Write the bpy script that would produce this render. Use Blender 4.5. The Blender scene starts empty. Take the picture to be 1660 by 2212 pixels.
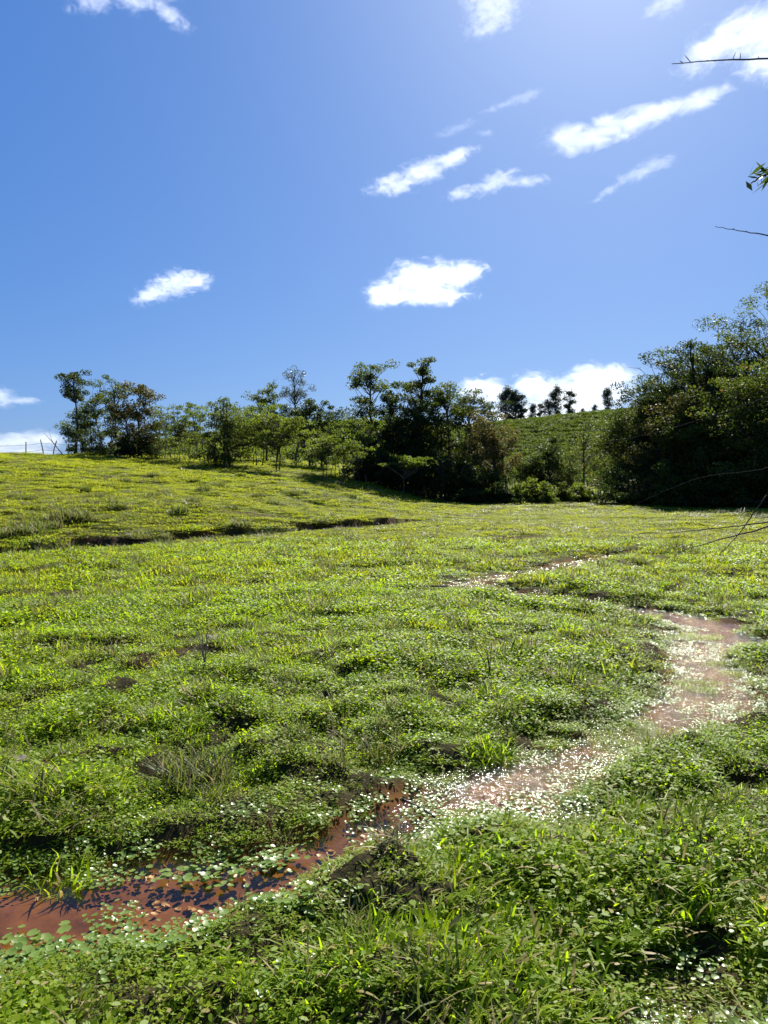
import bpy, math, random
import numpy as np
from mathutils import Vector

# ------------------------------------------------------------------ camera, sky, sun
sc = bpy.context.scene
CAM_H = 1.65
F, CX, CY, HY = 1662.0, 830.0, 1106.0, 1050.0     # focal length, centre and eye level of the photograph (1660 x 2212)
cam = bpy.data.cameras.new('camera')
cam.sensor_fit = 'VERTICAL'; cam.sensor_height = 36.0; cam.lens = 36.0 * F / 2212.0
cam.clip_start = 0.05; cam.clip_end = 20000
camo = bpy.data.objects.new('camera', cam); sc.collection.objects.link(camo)
camo.location = (0, 0, CAM_H)
camo.rotation_euler = (math.radians(90) - math.atan((CY - HY) / F), 0, 0)
sc.camera = camo

SUN_AZ, SUN_EL = math.radians(17), math.radians(41)
S = Vector((math.sin(SUN_AZ) * math.cos(SUN_EL), math.cos(SUN_AZ) * math.cos(SUN_EL), math.sin(SUN_EL)))
w = bpy.data.worlds.new('World'); sc.world = w; w.use_nodes = True
nt = w.node_tree; nt.nodes.clear()
sky = nt.nodes.new('ShaderNodeTexSky'); sky.sky_type = 'NISHITA'; sky.sun_disc = False
sky.sun_elevation = SUN_EL; sky.sun_rotation = SUN_AZ
sky.altitude = 1000; sky.air_density = 1.0; sky.dust_density = 2.0; sky.ozone_density = 3.0
EXPO = 1.35
hs = nt.nodes.new('ShaderNodeVectorMath'); hs.operation = 'MULTIPLY_ADD'      # the deep clear-air blue over the whole dome
hs.inputs[1].default_value = (0.77 / 2 ** EXPO, 0.86 / 2 ** EXPO, 0.84 / 2 ** EXPO)
hs.inputs[2].default_value = tuple(v / 0.06 / 2 ** EXPO for v in (0.0, 0.095, 0.41))
bg = nt.nodes.new('ShaderNodeBackground'); bg.inputs['Strength'].default_value = 0.06
wo = nt.nodes.new('ShaderNodeOutputWorld')
nt.links.new(sky.outputs[0], hs.inputs[0]); nt.links.new(hs.outputs[0], bg.inputs[0]); nt.links.new(bg.outputs[0], wo.inputs[0])

sun = bpy.data.lights.new('sun', 'SUN'); sun.energy = 5.0; sun.angle = math.radians(0.53); sun.color = (1.0, 0.95, 0.86)
suno = bpy.data.objects.new('sun', sun); sc.collection.objects.link(suno)
suno.rotation_euler = S.to_track_quat('Z', 'Y').to_euler(); suno.location = (20, 60, 80)

vs = sc.view_settings
vs.view_transform = 'Standard'; vs.look = 'None'; vs.exposure = EXPO; vs.gamma = 1.0; vs.use_curve_mapping = False
cy = sc.cycles
cy.max_bounces = 7; cy.diffuse_bounces = 3; cy.glossy_bounces = 3; cy.transmission_bounces = 4
cy.transparent_max_bounces = 8; cy.volume_bounces = 2
cy.sample_clamp_indirect = 6.0; cy.sample_clamp_direct = 0.0
cy.use_denoising = True
cy.volume_step_rate = 0.3; cy.volume_max_steps = 128

C = sc.collection
R0 = np.random.default_rng(11)
random.seed(5)

# ------------------------------------------------------------------ helpers
def link(o, parent=None):
    C.objects.link(o)
    if parent is not None: o.parent = parent
    return o

def tag(o, label=None, cat=None, group=None, kind=None):
    if label: o['label'] = label
    if cat: o['category'] = cat
    if group: o['group'] = group
    if kind: o['kind'] = kind
    return o

def empty(name, loc, rz=0.0):
    o = bpy.data.objects.new(name, None); o.empty_display_size = 0.3
    o.location = loc; o.rotation_euler = (0, 0, rz)
    return link(o)

def build_mesh(name, V, faces_list, mat=None, smooth=True):
    """V (n,3); faces_list: list of int arrays (m,k), k may differ between arrays."""
    V = np.asarray(V, np.float32)
    me = bpy.data.meshes.new(name)
    me.vertices.add(len(V)); me.vertices.foreach_set('co', V.ravel())
    starts, tot, loops, s = [], [], [], 0
    for Fa in faces_list:
        Fa = np.asarray(Fa, np.int32)
        if len(Fa) == 0: continue
        m, k = Fa.shape
        loops.append(Fa.ravel()); starts.append(np.arange(m) * k + s); tot.append(np.full(m, k)); s += m * k
    loops = np.concatenate(loops); starts = np.concatenate(starts); tot = np.concatenate(tot)
    me.loops.add(len(loops)); me.loops.foreach_set('vertex_index', loops.astype(np.int32))
    me.polygons.add(len(starts)); me.polygons.foreach_set('loop_start', starts.astype(np.int32))
    me.polygons.foreach_set('loop_total', tot.astype(np.int32))
    me.polygons.foreach_set('use_smooth', np.full(len(starts), smooth))
    me.update(calc_edges=True); me.validate()
    if mat: me.materials.append(mat)
    return me

def obj(name, me, parent=None, loc=(0, 0, 0)):
    o = bpy.data.objects.new(name, me); o.location = loc
    return link(o, parent)

# 2-D noise
_tab = np.random.default_rng(3).random(65536).astype(np.float64)
def vnoise(x, y, seed=0):
    xi = np.floor(x).astype(np.int64); yi = np.floor(y).astype(np.int64)
    u = x - xi; v = y - yi
    u = u * u * u * (u * (u * 6 - 15) + 10); v = v * v * v * (v * (v * 6 - 15) + 10)
    def h(a, b): return _tab[(a * 7919 + b * 104729 + seed * 31337 + (a * b % 911) * 13) & 65535]
    return (h(xi, yi) * (1 - u) + h(xi + 1, yi) * u) * (1 - v) + (h(xi, yi + 1) * (1 - u) + h(xi + 1, yi + 1) * u) * v
def fbm(x, y, f, octv=3, seed=0):
    a, t, n = 1.0, 0.0, 0.0
    for i in range(octv):
        t = t + a * (vnoise(x * f, y * f, seed + i) - 0.5); n += a; a *= 0.5; f *= 2.03
    return t / n * 2
def sstep(a, b, x):
    t = np.clip((x - a) / (b - a), 0, 1); return t * t * (3 - 2 * t)

# pixel of the photograph -> point on the valley plane
SL = 0.012
def px2plane(px, py):
    D = (CAM_H + 3 * SL) / ((py - HY) / F + SL)
    return (px - CX) / F * D, D
def px_at(px, D): return (px - CX) / F * D

STREAM_A = [(-330, 2040, .36), (-150, 2005, .36), (0, 1962, .32), (150, 1945, .30), (300, 1930, .29), (430, 1912, .25), (560, 1882, .17), (700, 1840, .16),
            (820, 1800, .17), (950, 1745, .20), (1080, 1705, .25), (1180, 1660, .17), (1300, 1605, .17), (1420, 1555, .22), (1530, 1505, .33), (1550, 1455, .27),
            (1500, 1405, .24), (1530, 1362, .34), (1640, 1382, .28), (1780, 1395, .3), (1950, 1400, .3)]
STREAM_B = [(1530, 1345, .36), (1440, 1325, .26), (1350, 1306, .13), (1260, 1291, .10), (1130, 1280, .11), (1040, 1269, .22), (1000, 1256, .22), (1060, 1242, .16),
            (1150, 1232, .15), (1230, 1215, .22), (1310, 1200, .22), (1370, 1192, .12)]
STREAM_C = [(1450, 2205, .015), (1520, 2190, .035), (1620, 2192, .03), (1740, 2225, .03)]
def poly(pts):
    return np.array([[*px2plane(a, b), w_ * 1.08] for a, b, w_ in pts])
STREAMS = [poly(STREAM_A), poly(STREAM_B), poly(STREAM_C)]
def stream_d(x, y):
    """signed distance to the water's edge (negative in the water)"""
    best = np.full(np.shape(x), 99.0)
    for P in STREAMS:
        for i in range(len(P) - 1):
            ax, ay, aw = P[i]; bx, by, bw = P[i + 1]
            dx, dy = bx - ax, by - ay
            t = np.clip(((x - ax) * dx + (y - ay) * dy) / (dx * dx + dy * dy), 0, 1)
            d = np.hypot(x - ax - t * dx, y - ay - t * dy) - (aw + t * (bw - aw))
            best = np.minimum(best, d)
    return best + 0.10 * fbm(x, y, 2.2, 3, 40) * np.clip(y / 5, 0.6, 2)

GA = np.array((-8.5, 17.0)); GN = np.array((-.778, .628)); GT = np.array((.628, .778))
def hill_st(x, y):
    s = (x - GA[0]) * GN[0] + (y - GA[1]) * GN[1]
    t = (x - GA[0]) * GT[0] + (y - GA[1]) * GT[1]
    return s, t
PITS = []
_pr = np.random.default_rng(21)
for (a, b, r_) in [(1010, 1548, .16), (620, 1550, .12), (755, 1552, .1), (660, 1575, .1), (285, 1688, .15), (205, 1650, .12), (560, 1690, .12), (900, 1500, .1), (410, 1445, .2),
                   (1090, 1640, .13), (1290, 1820, .1), (1380, 1900, .13), (1500, 1880, .13), (1570, 1960, .12), (1640, 1690, .13), (1340, 2080, .13),
                   (1500, 2060, .1), (60, 1620, .14), (430, 2100, .1), (1250, 1410, .12), (870, 1410, .14)]:
    PITS.append((*px2plane(a, b), r_ * (1.0 if b < 1800 else .75), 0.13 if b < 1800 else .07))
for _ in range(330):
    D = 4.4 + 12 * _pr.random() ** 1.3; PITS.append((D * (_pr.random() - .5) * 1.25, D, .06 + .10 * _pr.random(), .04 + .05 * _pr.random()))
PITS = np.array(PITS)

def pit_field(x, y):
    z = np.zeros(np.shape(x)); m = (y < 19) & (y > 1)
    if not np.any(m): return z
    xs, ys = np.asarray(x)[m], np.asarray(y)[m]; acc = np.zeros(xs.shape)
    for a, b, r_, dep in PITS:
        q = (np.abs(ys - b) < 3 * r_) & (np.abs(xs - a) < 4 * r_)
        if q.any():
            acc[q] = np.maximum(acc[q], dep * np.exp(-(((xs[q] - a) / (1.25 * r_)) ** 2 + ((ys[q] - b) / r_) ** 2)))
    z[m] = acc
    return z

def base_z(y): return SL * (np.minimum(y, 75) - 3)
def gully(x, y):
    """eroded bank at the foot of the hill: returns (cut depth, scarp mask)"""
    s, t = hill_st(x, y)
    sw = s + 0.75 * fbm(x, y, .35, 3, 60) + 0.55 * fbm(x, y, 1.1, 3, 64)
    env = sstep(-6, 0, t) * (1 - sstep(15.0, 20.5, t)) * (0.72 + 0.28 * sstep(-.15, .3, fbm(x, y, .28, 2, 66)))
    mid = np.exp(-((t - 9.0) / 4.5) ** 2)
    depth = env * (0.12 + 0.16 * mid)
    cut = depth * sstep(-2.0, -.35, sw) * (1 - sstep(0.0, 0.16, sw))
    scarp = env * np.exp(-((sw - 0.05) / 0.27) ** 2)
    fade = 1 - sstep(13.5, 20.5, t)
    cut = cut * fade - env * fade * (0.15 + 0.15 * mid) * sstep(-.06, .34, sw) * (1 - sstep(3, 12, sw)); scarp = scarp * fade
    return cut, scarp, sw
def terrain(x, y, fine=True):
    x = np.asarray(x, float); y = np.asarray(y, float)
    z = base_z(y) + 0.05 * fbm(x, y, .16, 3, 1) * np.clip(y / 10, .3, 3)
    s, t = hill_st(x, y)
    side = 1 - sstep(-5.0, 5.5, x + 0.15 * (47 - y) * (y < 47))
    sm = np.clip(s, 0, None)
    h = 0.122 * (np.sqrt((sm + .6) ** 2 + .8) - np.hypot(.6, .894)) * (1 - 0.45 * sstep(28, 60, s))
    h = -np.log(np.exp(-1.5 * h) + math.exp(-1.5 * 3.7)) / 1.5 * (1 - .8 * sstep(60, 85, y))
    h = h + 0.12 * sstep(0.0, 2.2, s) * (1 - sstep(11, 16, t)) * sstep(-8, 0, t)
    z = z + h * side * (1 - 0.9 * sstep(44, 72, s) * (1 - sstep(-30, -14, x)))
    z = z + 0.10 * fbm(x, y, .5, 3, 8) * sstep(2, 8, s) - 1.0 * sstep(-19, -32, x) * sstep(20, 45, y)
    # far hill
    fh = sstep(72, 138, y + 0.12 * np.maximum(x, 0)) * sstep(-64, -34, x) * (11.2 + 0.030 * np.clip(x, -40, 20) + 0.09 * np.clip(x - 22, -8, 60) + 1.1 * fbm(x, y, .02, 2, 5))
    z = z + fh * (1 - 0.25 * sstep(160, 400, y)) * sstep(-1, 1, y)
    cut, scarp, sw = gully(x, y); z = z - cut
    if fine:
        near = np.exp(-np.clip(y - 3, 0, None) / 14)
        hum = 0.10 * fbm(x, y, 1.5, 2, 12) + 0.095 * fbm(x, y, 3.6, 2, 14) + 0.02 * fbm(x, y, 11, 2, 16)
        hum_far = 0.05 * fbm(x, y, .9, 3, 18) + 0.11 * fbm(x * .38, y * 1.15, .8, 3, 19)
        z = z + hum * near + hum_far * (1 - near) - pit_field(x, y)
    d = stream_d(x, y)
    zb = base_z(y) - 0.085 - 0.03 * fbm(x, y, 5, 2, 22)
    k = sstep(-.07, .24, d) * np.where(y < 30, 1, 1)
    nearS = d < 3
    zz = np.where(nearS, zb * (1 - k) + (z + 0.035 - .03 * (1 - sstep(.2, .7, d))) * k, z)
    return zz
def tz(x, y): return float(terrain(np.array([x]), np.array([y]))[0])
def tz0(x, y): return float(terrain(np.array([x]), np.array([y]), False)[0])
def water_z(y): return base_z(y) - 0.052

# ------------------------------------------------------------------ materials
def new_mat(name):
    m = bpy.data.materials.new(name); m.use_nodes = True; m.node_tree.nodes.clear()
    return m, m.node_tree.nodes, m.node_tree.links
def N(nodes, t, **kw):
    n = nodes.new(t)
    for k, v in kw.items():
        if k.startswith('i_'): n.inputs[k[2:].replace('_', ' ')].default_value = v
        else: setattr(n, k, v)
    return n
def mixc(nodes, links, fac, a, b, blend='MIX'):
    n = nodes.new('ShaderNodeMix'); n.data_type = 'RGBA'; n.blend_type = blend
    for sock, v in ((n.inputs[0], fac), (n.inputs[6], a), (n.inputs[7], b)):
        if hasattr(v, 'is_output'): links.new(v, sock)
        else: sock.default_value = v if not isinstance(v, tuple) or len(v) == 4 else (*v, 1)
    return n.outputs[2]

def leaf_mat(name, c1, c2, t1, t2, trans=0.45, rough=0.42, spec=0.5, third=None):
    """c1/c2 leaf surface colours, t1/t2 the colours of light passing through"""
    m, ns, ls = new_mat(name)
    geo = N(ns, 'ShaderNodeNewGeometry'); oi = N(ns, 'ShaderNodeObjectInfo')
    add = N(ns, 'ShaderNodeMath', operation='ADD'); ls.new(geo.outputs['Random Per Island'], add.inputs[0]); ls.new(oi.outputs['Random'], add.inputs[1])
    half = N(ns, 'ShaderNodeMath', operation='MULTIPLY'); ls.new(add.outputs[0], half.inputs[0]); half.inputs[1].default_value = .5
    col = mixc(ns, ls, half.outputs[0], c1, c2); tcol = mixc(ns, ls, half.outputs[0], t1, t2)
    if third:      # a few yellowed or browned leaves
        frac, tc = third
        gt = N(ns, 'ShaderNodeMath', operation='GREATER_THAN'); ls.new(geo.outputs['Random Per Island'], gt.inputs[0]); gt.inputs[1].default_value = 1 - frac
        col = mixc(ns, ls, gt.outputs[0], col, tc); tcol = mixc(ns, ls, gt.outputs[0], tcol, tc)
    p = N(ns, 'ShaderNodeBsdfPrincipled'); ls.new(col, p.inputs['Base Color']); p.inputs['Roughness'].default_value = rough
    p.inputs['Specular IOR Level'].default_value = spec
    tr = N(ns, 'ShaderNodeBsdfTranslucent'); ls.new(tcol, tr.inputs['Color'])
    mx = N(ns, 'ShaderNodeMixShader'); mx.inputs[0].default_value = trans
    ls.new(p.outputs[0], mx.inputs[1]); ls.new(tr.outputs[0], mx.inputs[2])
    o = N(ns, 'ShaderNodeOutputMaterial'); ls.new(mx.outputs[0], o.inputs[0])
    return m

def bark_mat(name, a, b, scale=6):
    m, ns, ls = new_mat(name)
    tc = N(ns, 'ShaderNodeTexCoord'); mp = N(ns, 'ShaderNodeMapping'); mp.inputs['Scale'].default_value = (1, 1, .25)
    ls.new(tc.outputs['Object'], mp.inputs[0])
    nz = N(ns, 'ShaderNodeTexNoise', i_Scale=scale, i_Detail=5.0); ls.new(mp.outputs[0], nz.inputs['Vector'])
    col = mixc(ns, ls, nz.outputs['Fac'], a, b)
    p = N(ns, 'ShaderNodeBsdfPrincipled'); ls.new(col, p.inputs['Base Color']); p.inputs['Roughness'].default_value = .85
    bp = N(ns, 'ShaderNodeBump', i_Strength=.6, i_Distance=.02); ls.new(nz.outputs['Fac'], bp.inputs['Height']); ls.new(bp.outputs[0], p.inputs['Normal'])
    o = N(ns, 'ShaderNodeOutputMaterial'); ls.new(p.outputs[0], o.inputs[0])
    return m

M = {}
M['grass'] = leaf_mat('grass_blade', (.115, .20, .007), (.205, .25, .012), (.27, .47, .006), (.46, .56, .008), .5, .5, .14, (.07, (.34, .27, .11)))
M['grass_far'] = leaf_mat('pasture_blade', (.145, .178, .018), (.20, .208, .03), (.305, .37, .014), (.40, .41, .022), .53, .65, .06, (.05, (.30, .26, .10)))
M['grass_dark'] = leaf_mat('tussock_blade', (.06, .088, .016), (.105, .118, .026), (.13, .18, .02), (.21, .24, .035), .42, .5, .14, (.2, (.27, .22, .10)))
M['penny'] = leaf_mat('pennywort_leaf', (.115, .195, .035), (.18, .25, .058), (.17, .33, .03), (.27, .41, .045), .38, .33, .26)
M['sunk'] = leaf_mat('sunken_leaf', (.22, .10, .03), (.30, .19, .05), (.11, .06, .015), (.15, .09, .02), .15, .4, .4)
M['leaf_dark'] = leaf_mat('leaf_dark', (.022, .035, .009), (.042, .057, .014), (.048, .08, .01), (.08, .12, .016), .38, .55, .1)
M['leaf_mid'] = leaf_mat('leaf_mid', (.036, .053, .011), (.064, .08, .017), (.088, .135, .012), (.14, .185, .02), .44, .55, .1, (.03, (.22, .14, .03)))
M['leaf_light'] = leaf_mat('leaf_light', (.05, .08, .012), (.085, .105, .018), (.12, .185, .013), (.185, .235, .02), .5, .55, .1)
M['leaf_brown'] = leaf_mat('leaf_brown', (.052, .055, .014), (.09, .08, .023), (.105, .112, .018), (.155, .135, .027), .42, .55, .1, (.08, (.19, .11, .033)))
M['leaf_euc'] = leaf_mat('leaf_grey_green', (.045, .058, .027), (.066, .078, .036), (.066, .088, .033), (.095, .11, .04), .32, .5, .3)
M['tea'] = leaf_mat('tea_leaf', (.044, .068, .013), (.07, .095, .019), (.095, .148, .014), (.14, .185, .02), .42, .6, .12)
M['bark'] = bark_mat('bark', (0.035, 0.027, 0.020), (0.091, 0.070, 0.052))
M['bark_pale'] = bark_mat('bark_pale', (0.070, 0.056, 0.042), (0.182, 0.154, 0.119))
M['bark_dark'] = bark_mat('bark_dark', (0.021, 0.015, 0.011), (0.052, 0.038, 0.028))
M['wood'] = bark_mat('weathered_wood', (0.120, 0.098, 0.075), (0.225, 0.188, 0.143), 14)

def ground_material():
    m, ns, ls = new_mat('pasture_soil_and_turf')
    tc = N(ns, 'ShaderNodeTexCoord')
    at = N(ns, 'ShaderNodeAttribute', attribute_name='mud'); at2 = N(ns, 'ShaderNodeAttribute', attribute_name='bed')
    n1 = N(ns, 'ShaderNodeTexNoise', i_Scale=3.0, i_Detail=8.0, i_Roughness=.65); n2 = N(ns, 'ShaderNodeTexNoise', i_Scale=.22, i_Detail=6.0, i_Roughness=.6)
    n3 = N(ns, 'ShaderNodeTexNoise', i_Scale=38.0, i_Detail=4.0, i_Roughness=.7)
    for n in (n1, n2, n3): ls.new(tc.outputs['Object'], n.inputs['Vector'])
    r2 = N(ns, 'ShaderNodeMapRange'); ls.new(n2.outputs['Fac'], r2.inputs[0]); r2.inputs[1].default_value = .38; r2.inputs[2].default_value = .62
    r1 = N(ns, 'ShaderNodeMapRange'); ls.new(n1.outputs['Fac'], r1.inputs[0]); r1.inputs[1].default_value = .38; r1.inputs[2].default_value = .66
    g = mixc(ns, ls, r2.outputs[0], (.095, .125, .016), (.14, .155, .026))
    g = mixc(ns, ls, r1.outputs[0], g, (.10, .105, .03))
    at3 = N(ns, 'ShaderNodeAttribute', attribute_name='turf')
    r3 = N(ns, 'ShaderNodeMapRange'); ls.new(n3.outputs['Fac'], r3.inputs[0]); r3.inputs[1].default_value = .3; r3.inputs[2].default_value = .7
    thatch = mixc(ns, ls, r3.outputs[0], (.014, .015, .006), (.05, .04, .016))
    g = mixc(ns, ls, at3.outputs['Fac'], thatch, g)
    soil = mixc(ns, ls, r3.outputs[0], (.022, .013, .008), (.07, .04, .022))
    col = mixc(ns, ls, at.outputs['Fac'], g, soil)
    r4 = N(ns, 'ShaderNodeMapRange'); ls.new(n1.outputs['Fac'], r4.inputs[0]); r4.inputs[1].default_value = .42; r4.inputs[2].default_value = .6
    bed = mixc(ns, ls, r4.outputs[0], (.065, .028, .009), (.19, .085, .028))
    bed = mixc(ns, ls, r3.outputs[0], bed, (.12, .052, .017))
    col = mixc(ns, ls, at2.outputs['Fac'], col, bed)
    p = N(ns, 'ShaderNodeBsdfPrincipled'); ls.new(col, p.inputs['Base Color']); p.inputs['Roughness'].default_value = .95
    p.inputs['Specular IOR Level'].default_value = .05
    bstr = N(ns, 'ShaderNodeMapRange'); ls.new(at2.outputs['Fac'], bstr.inputs[0]); bstr.inputs[3].default_value = .8; bstr.inputs[4].default_value = .12
    bp = N(ns, 'ShaderNodeBump', i_Distance=.03); ls.new(bstr.outputs[0], bp.inputs['Strength']); ls.new(n3.outputs['Fac'], bp.inputs['Height']); ls.new(bp.outputs[0], p.inputs['Normal'])
    o = N(ns, 'ShaderNodeOutputMaterial'); ls.new(p.outputs[0], o.inputs[0])
    return m
def water_material():
    m, ns, ls = new_mat('shallow_stream_water')
    tc = N(ns, 'ShaderNodeTexCoord'); mp = N(ns, 'ShaderNodeMapping'); mp.inputs['Rotation'].default_value = (0, 0, .6); mp.inputs['Scale'].default_value = (1, 1.7, 1)
    ls.new(tc.outputs['Object'], mp.inputs[0])
    n1 = N(ns, 'ShaderNodeTexNoise', i_Scale=22.0, i_Detail=3.0, i_Roughness=.55, i_Distortion=.6); ls.new(mp.outputs[0], n1.inputs['Vector'])
    n2 = N(ns, 'ShaderNodeTexNoise', i_Scale=.55, i_Detail=2.0); ls.new(tc.outputs['Object'], n2.inputs['Vector'])
    sep = N(ns, 'ShaderNodeSeparateXYZ'); ls.new(tc.outputs['Object'], sep.inputs[0])
    # the stream runs livelier upstream than in the still reach by the near bank
    live = N(ns, 'ShaderNodeMapRange'); ls.new(sep.outputs['X'], live.inputs[0]); live.inputs[1].default_value = -.4; live.inputs[2].default_value = 1.6
    live.inputs[3].default_value = .08; live.inputs[4].default_value = 1.0
    bp = N(ns, 'ShaderNodeBump', i_Distance=.035); ls.new(n1.outputs['Fac'], bp.inputs['Height']); ls.new(live.outputs[0], bp.inputs['Strength'])
    gl = N(ns, 'ShaderNodeBsdfGlossy', i_Roughness=.09); gl.inputs['Color'].default_value = (1, 1, 1, 1); ls.new(bp.outputs[0], gl.inputs['Normal'])
    tr = N(ns, 'ShaderNodeBsdfTransparent'); tr.inputs['Color'].default_value = (.90, .80, .68, 1)
    lw = N(ns, 'ShaderNodeLayerWeight', i_Blend=.5); ls.new(bp.outputs[0], lw.inputs['Normal'])
    p5 = N(ns, 'ShaderNodeMath', operation='POWER'); ls.new(lw.outputs['Facing'], p5.inputs[0]); p5.inputs[1].default_value = 5.0
    fr = N(ns, 'ShaderNodeMath', operation='MULTIPLY_ADD'); ls.new(p5.outputs[0], fr.inputs[0]); fr.inputs[1].default_value = .98; fr.inputs[2].default_value = .02
    mx = N(ns, 'ShaderNodeMixShader'); ls.new(fr.outputs[0], mx.inputs[0]); ls.new(tr.outputs[0], mx.inputs[1]); ls.new(gl.outputs[0], mx.inputs[2])
    o = N(ns, 'ShaderNodeOutputMaterial'); ls.new(mx.outputs[0], o.inputs[0])
    return m
M['ground'] = ground_material(); M['water'] = water_material()

# ------------------------------------------------------------------ ground sheet
def build_ground():
    fine = np.radians(np.linspace(-40, 40, 400)); coarse = np.radians(np.arange(43, 318, 4.0))
    ang = np.concatenate([fine, coarse]); na = len(ang)
    r = np.concatenate([np.linspace(.25, 1.7, 14), np.exp(np.linspace(math.log(1.75), math.log(180), 830)), np.exp(np.linspace(math.log(190), math.log(6000), 40))]); nr = len(r)
    Rr, A = np.meshgrid(r, ang, indexing='ij')
    X = Rr * np.sin(A); Y = Rr * np.cos(A)
    Z = terrain(X, Y)
    V = np.stack([X, Y, Z], -1).reshape(-1, 3)
    i, j = np.meshgrid(np.arange(nr - 1), np.arange(na), indexing='ij')
    a = i * na + j; b = i * na + (j + 1) % na
    Q = np.stack([a, a + na, b + na, b], -1).reshape(-1, 4)[:, ::-1]
    c0 = len(V); V = np.vstack([V, [[0, 0, tz(0, 0)]]])
    Tn = np.stack([np.full(na, c0), np.arange(na), (np.arange(na) + 1) % na], -1)[:, ::-1]
    me = build_mesh('ground', V, [Q, Tn], M['ground'])
    x, y = V[:, 0], V[:, 1]
    _, scarp, sw = gully(x, y); d = stream_d(x, y)
    mud = np.clip(1.5 * scarp * sstep(-.45, .0, fbm(x, y, 1.3, 3, 70)), 0, 1)
    mud = np.maximum(mud, .35 * sstep(.02, .07, pit_field(x, y)))
    mud = np.maximum(mud, 0.7 * sstep(.40, .55, fbm(x, y, .9, 3, 72)) * (y < 60))
    # patch of trodden mud by the brook in the flat
    for (pa, pb, rx, ry) in MUDS:
        mx_, my_ = px2plane(pa, pb); mud = np.maximum(mud, np.exp(-(((x - mx_) / rx) ** 2 + ((y - my_) / ry) ** 2)) * sstep(-.3, .1, fbm(x, y, 1.7, 3, 75)))
    bed = 1 - sstep(.02, .16, d)
    for nm, v in (('mud', mud), ('bed', bed), ('turf', sstep(9, 26, y))):
        at = me.attributes.new(nm, 'FLOAT', 'POINT'); at.data.foreach_set('value', v.astype(np.float32))
    return tag(obj('ground', me), kind='structure')
MUDS = [(1120, 1163, 1.2, .8), (1640, 1375, .9, .35), (1390, 1225, .6, .6), (60, 1650, .3, .25), (560, 1140, 1.2, .7), (700, 1150, 1.0, .6), (1330, 1210, .5, .6)]
build_ground()

def build_water():
    st = 0.04
    xs = np.arange(-5, 9, st); ys = np.arange(1.6, 19.5, st)
    X, Y = np.meshgrid(xs, ys, indexing='ij')
    d = stream_d(X, Y); keep = d < .20
    nx, ny = X.shape
    i, j = np.meshgrid(np.arange(nx - 1), np.arange(ny - 1), indexing='ij')
    k = keep[:-1, :-1] & keep[1:, :-1] & keep[1:, 1:] & keep[:-1, 1:]
    i, j = i[k], j[k]
    Q = np.stack([i * ny + j, (i + 1) * ny + j, (i + 1) * ny + j + 1, i * ny + j + 1], -1)
    V = np.stack([X, Y, water_z(Y)], -1).reshape(-1, 3)
    used, inv = np.unique(Q, return_inverse=True); inv = inv.reshape(Q.shape)
    me = build_mesh('stream_water', V[used], [inv], M['water'])
    tag(obj('stream_water', me), kind='structure')
build_water()

# ------------------------------------------------------------------ plant pieces
def blades(n, rad, lmin, lmax, wmin, wmax, tilt, rng, segs=3, curl=.8, zbase=-.01, az=None):
    """n bent grass blades: returns V, F(quads)"""
    ph = rng.random(n) * 2 * math.pi if az is None else rng.normal(az[0], az[1], n)
    r = rad * np.sqrt(rng.random(n)); q = rng.random(n) * 2 * math.pi
    base = np.stack([r * np.cos(q), r * np.sin(q), np.full(n, zbase)], -1)
    L = rng.uniform(lmin, lmax, n); W = rng.uniform(wmin, wmax, n); T = np.radians(rng.uniform(tilt[0], tilt[1], n))
    dirh = np.stack([np.cos(ph), np.sin(ph), 0 * ph], -1); side = np.stack([-np.sin(ph), np.cos(ph), 0 * ph], -1)
    V = np.zeros((n, (segs + 1) * 2, 3)); p = base.copy(); th = T.copy()
    for k in range(segs + 1):
        u = k / segs
        wk = W * (1.0 if k == 0 else (1.15 * (1 - u ** 2.2) + .06))
        V[:, 2 * k] = p - side * wk[:, None] / 2; V[:, 2 * k + 1] = p + side * wk[:, None] / 2
        st = (L / segs)[:, None] * (dirh * np.sin(th)[:, None] + np.array([0, 0, 1]) * np.cos(th)[:, None])
        p = p + st; th = th + curl * rng.uniform(.2, 1.0, n) / segs * 1.6
        th = np.minimum(th, math.radians(115))
    o = (np.arange(n) * (segs + 1) * 2)[:, None, None]
    q = np.array([[2 * k, 2 * k + 1, 2 * k + 3, 2 * k + 2] for k in range(segs)])[None]
    return V.reshape(-1, 3), (o + q).reshape(-1, 4)
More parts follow.
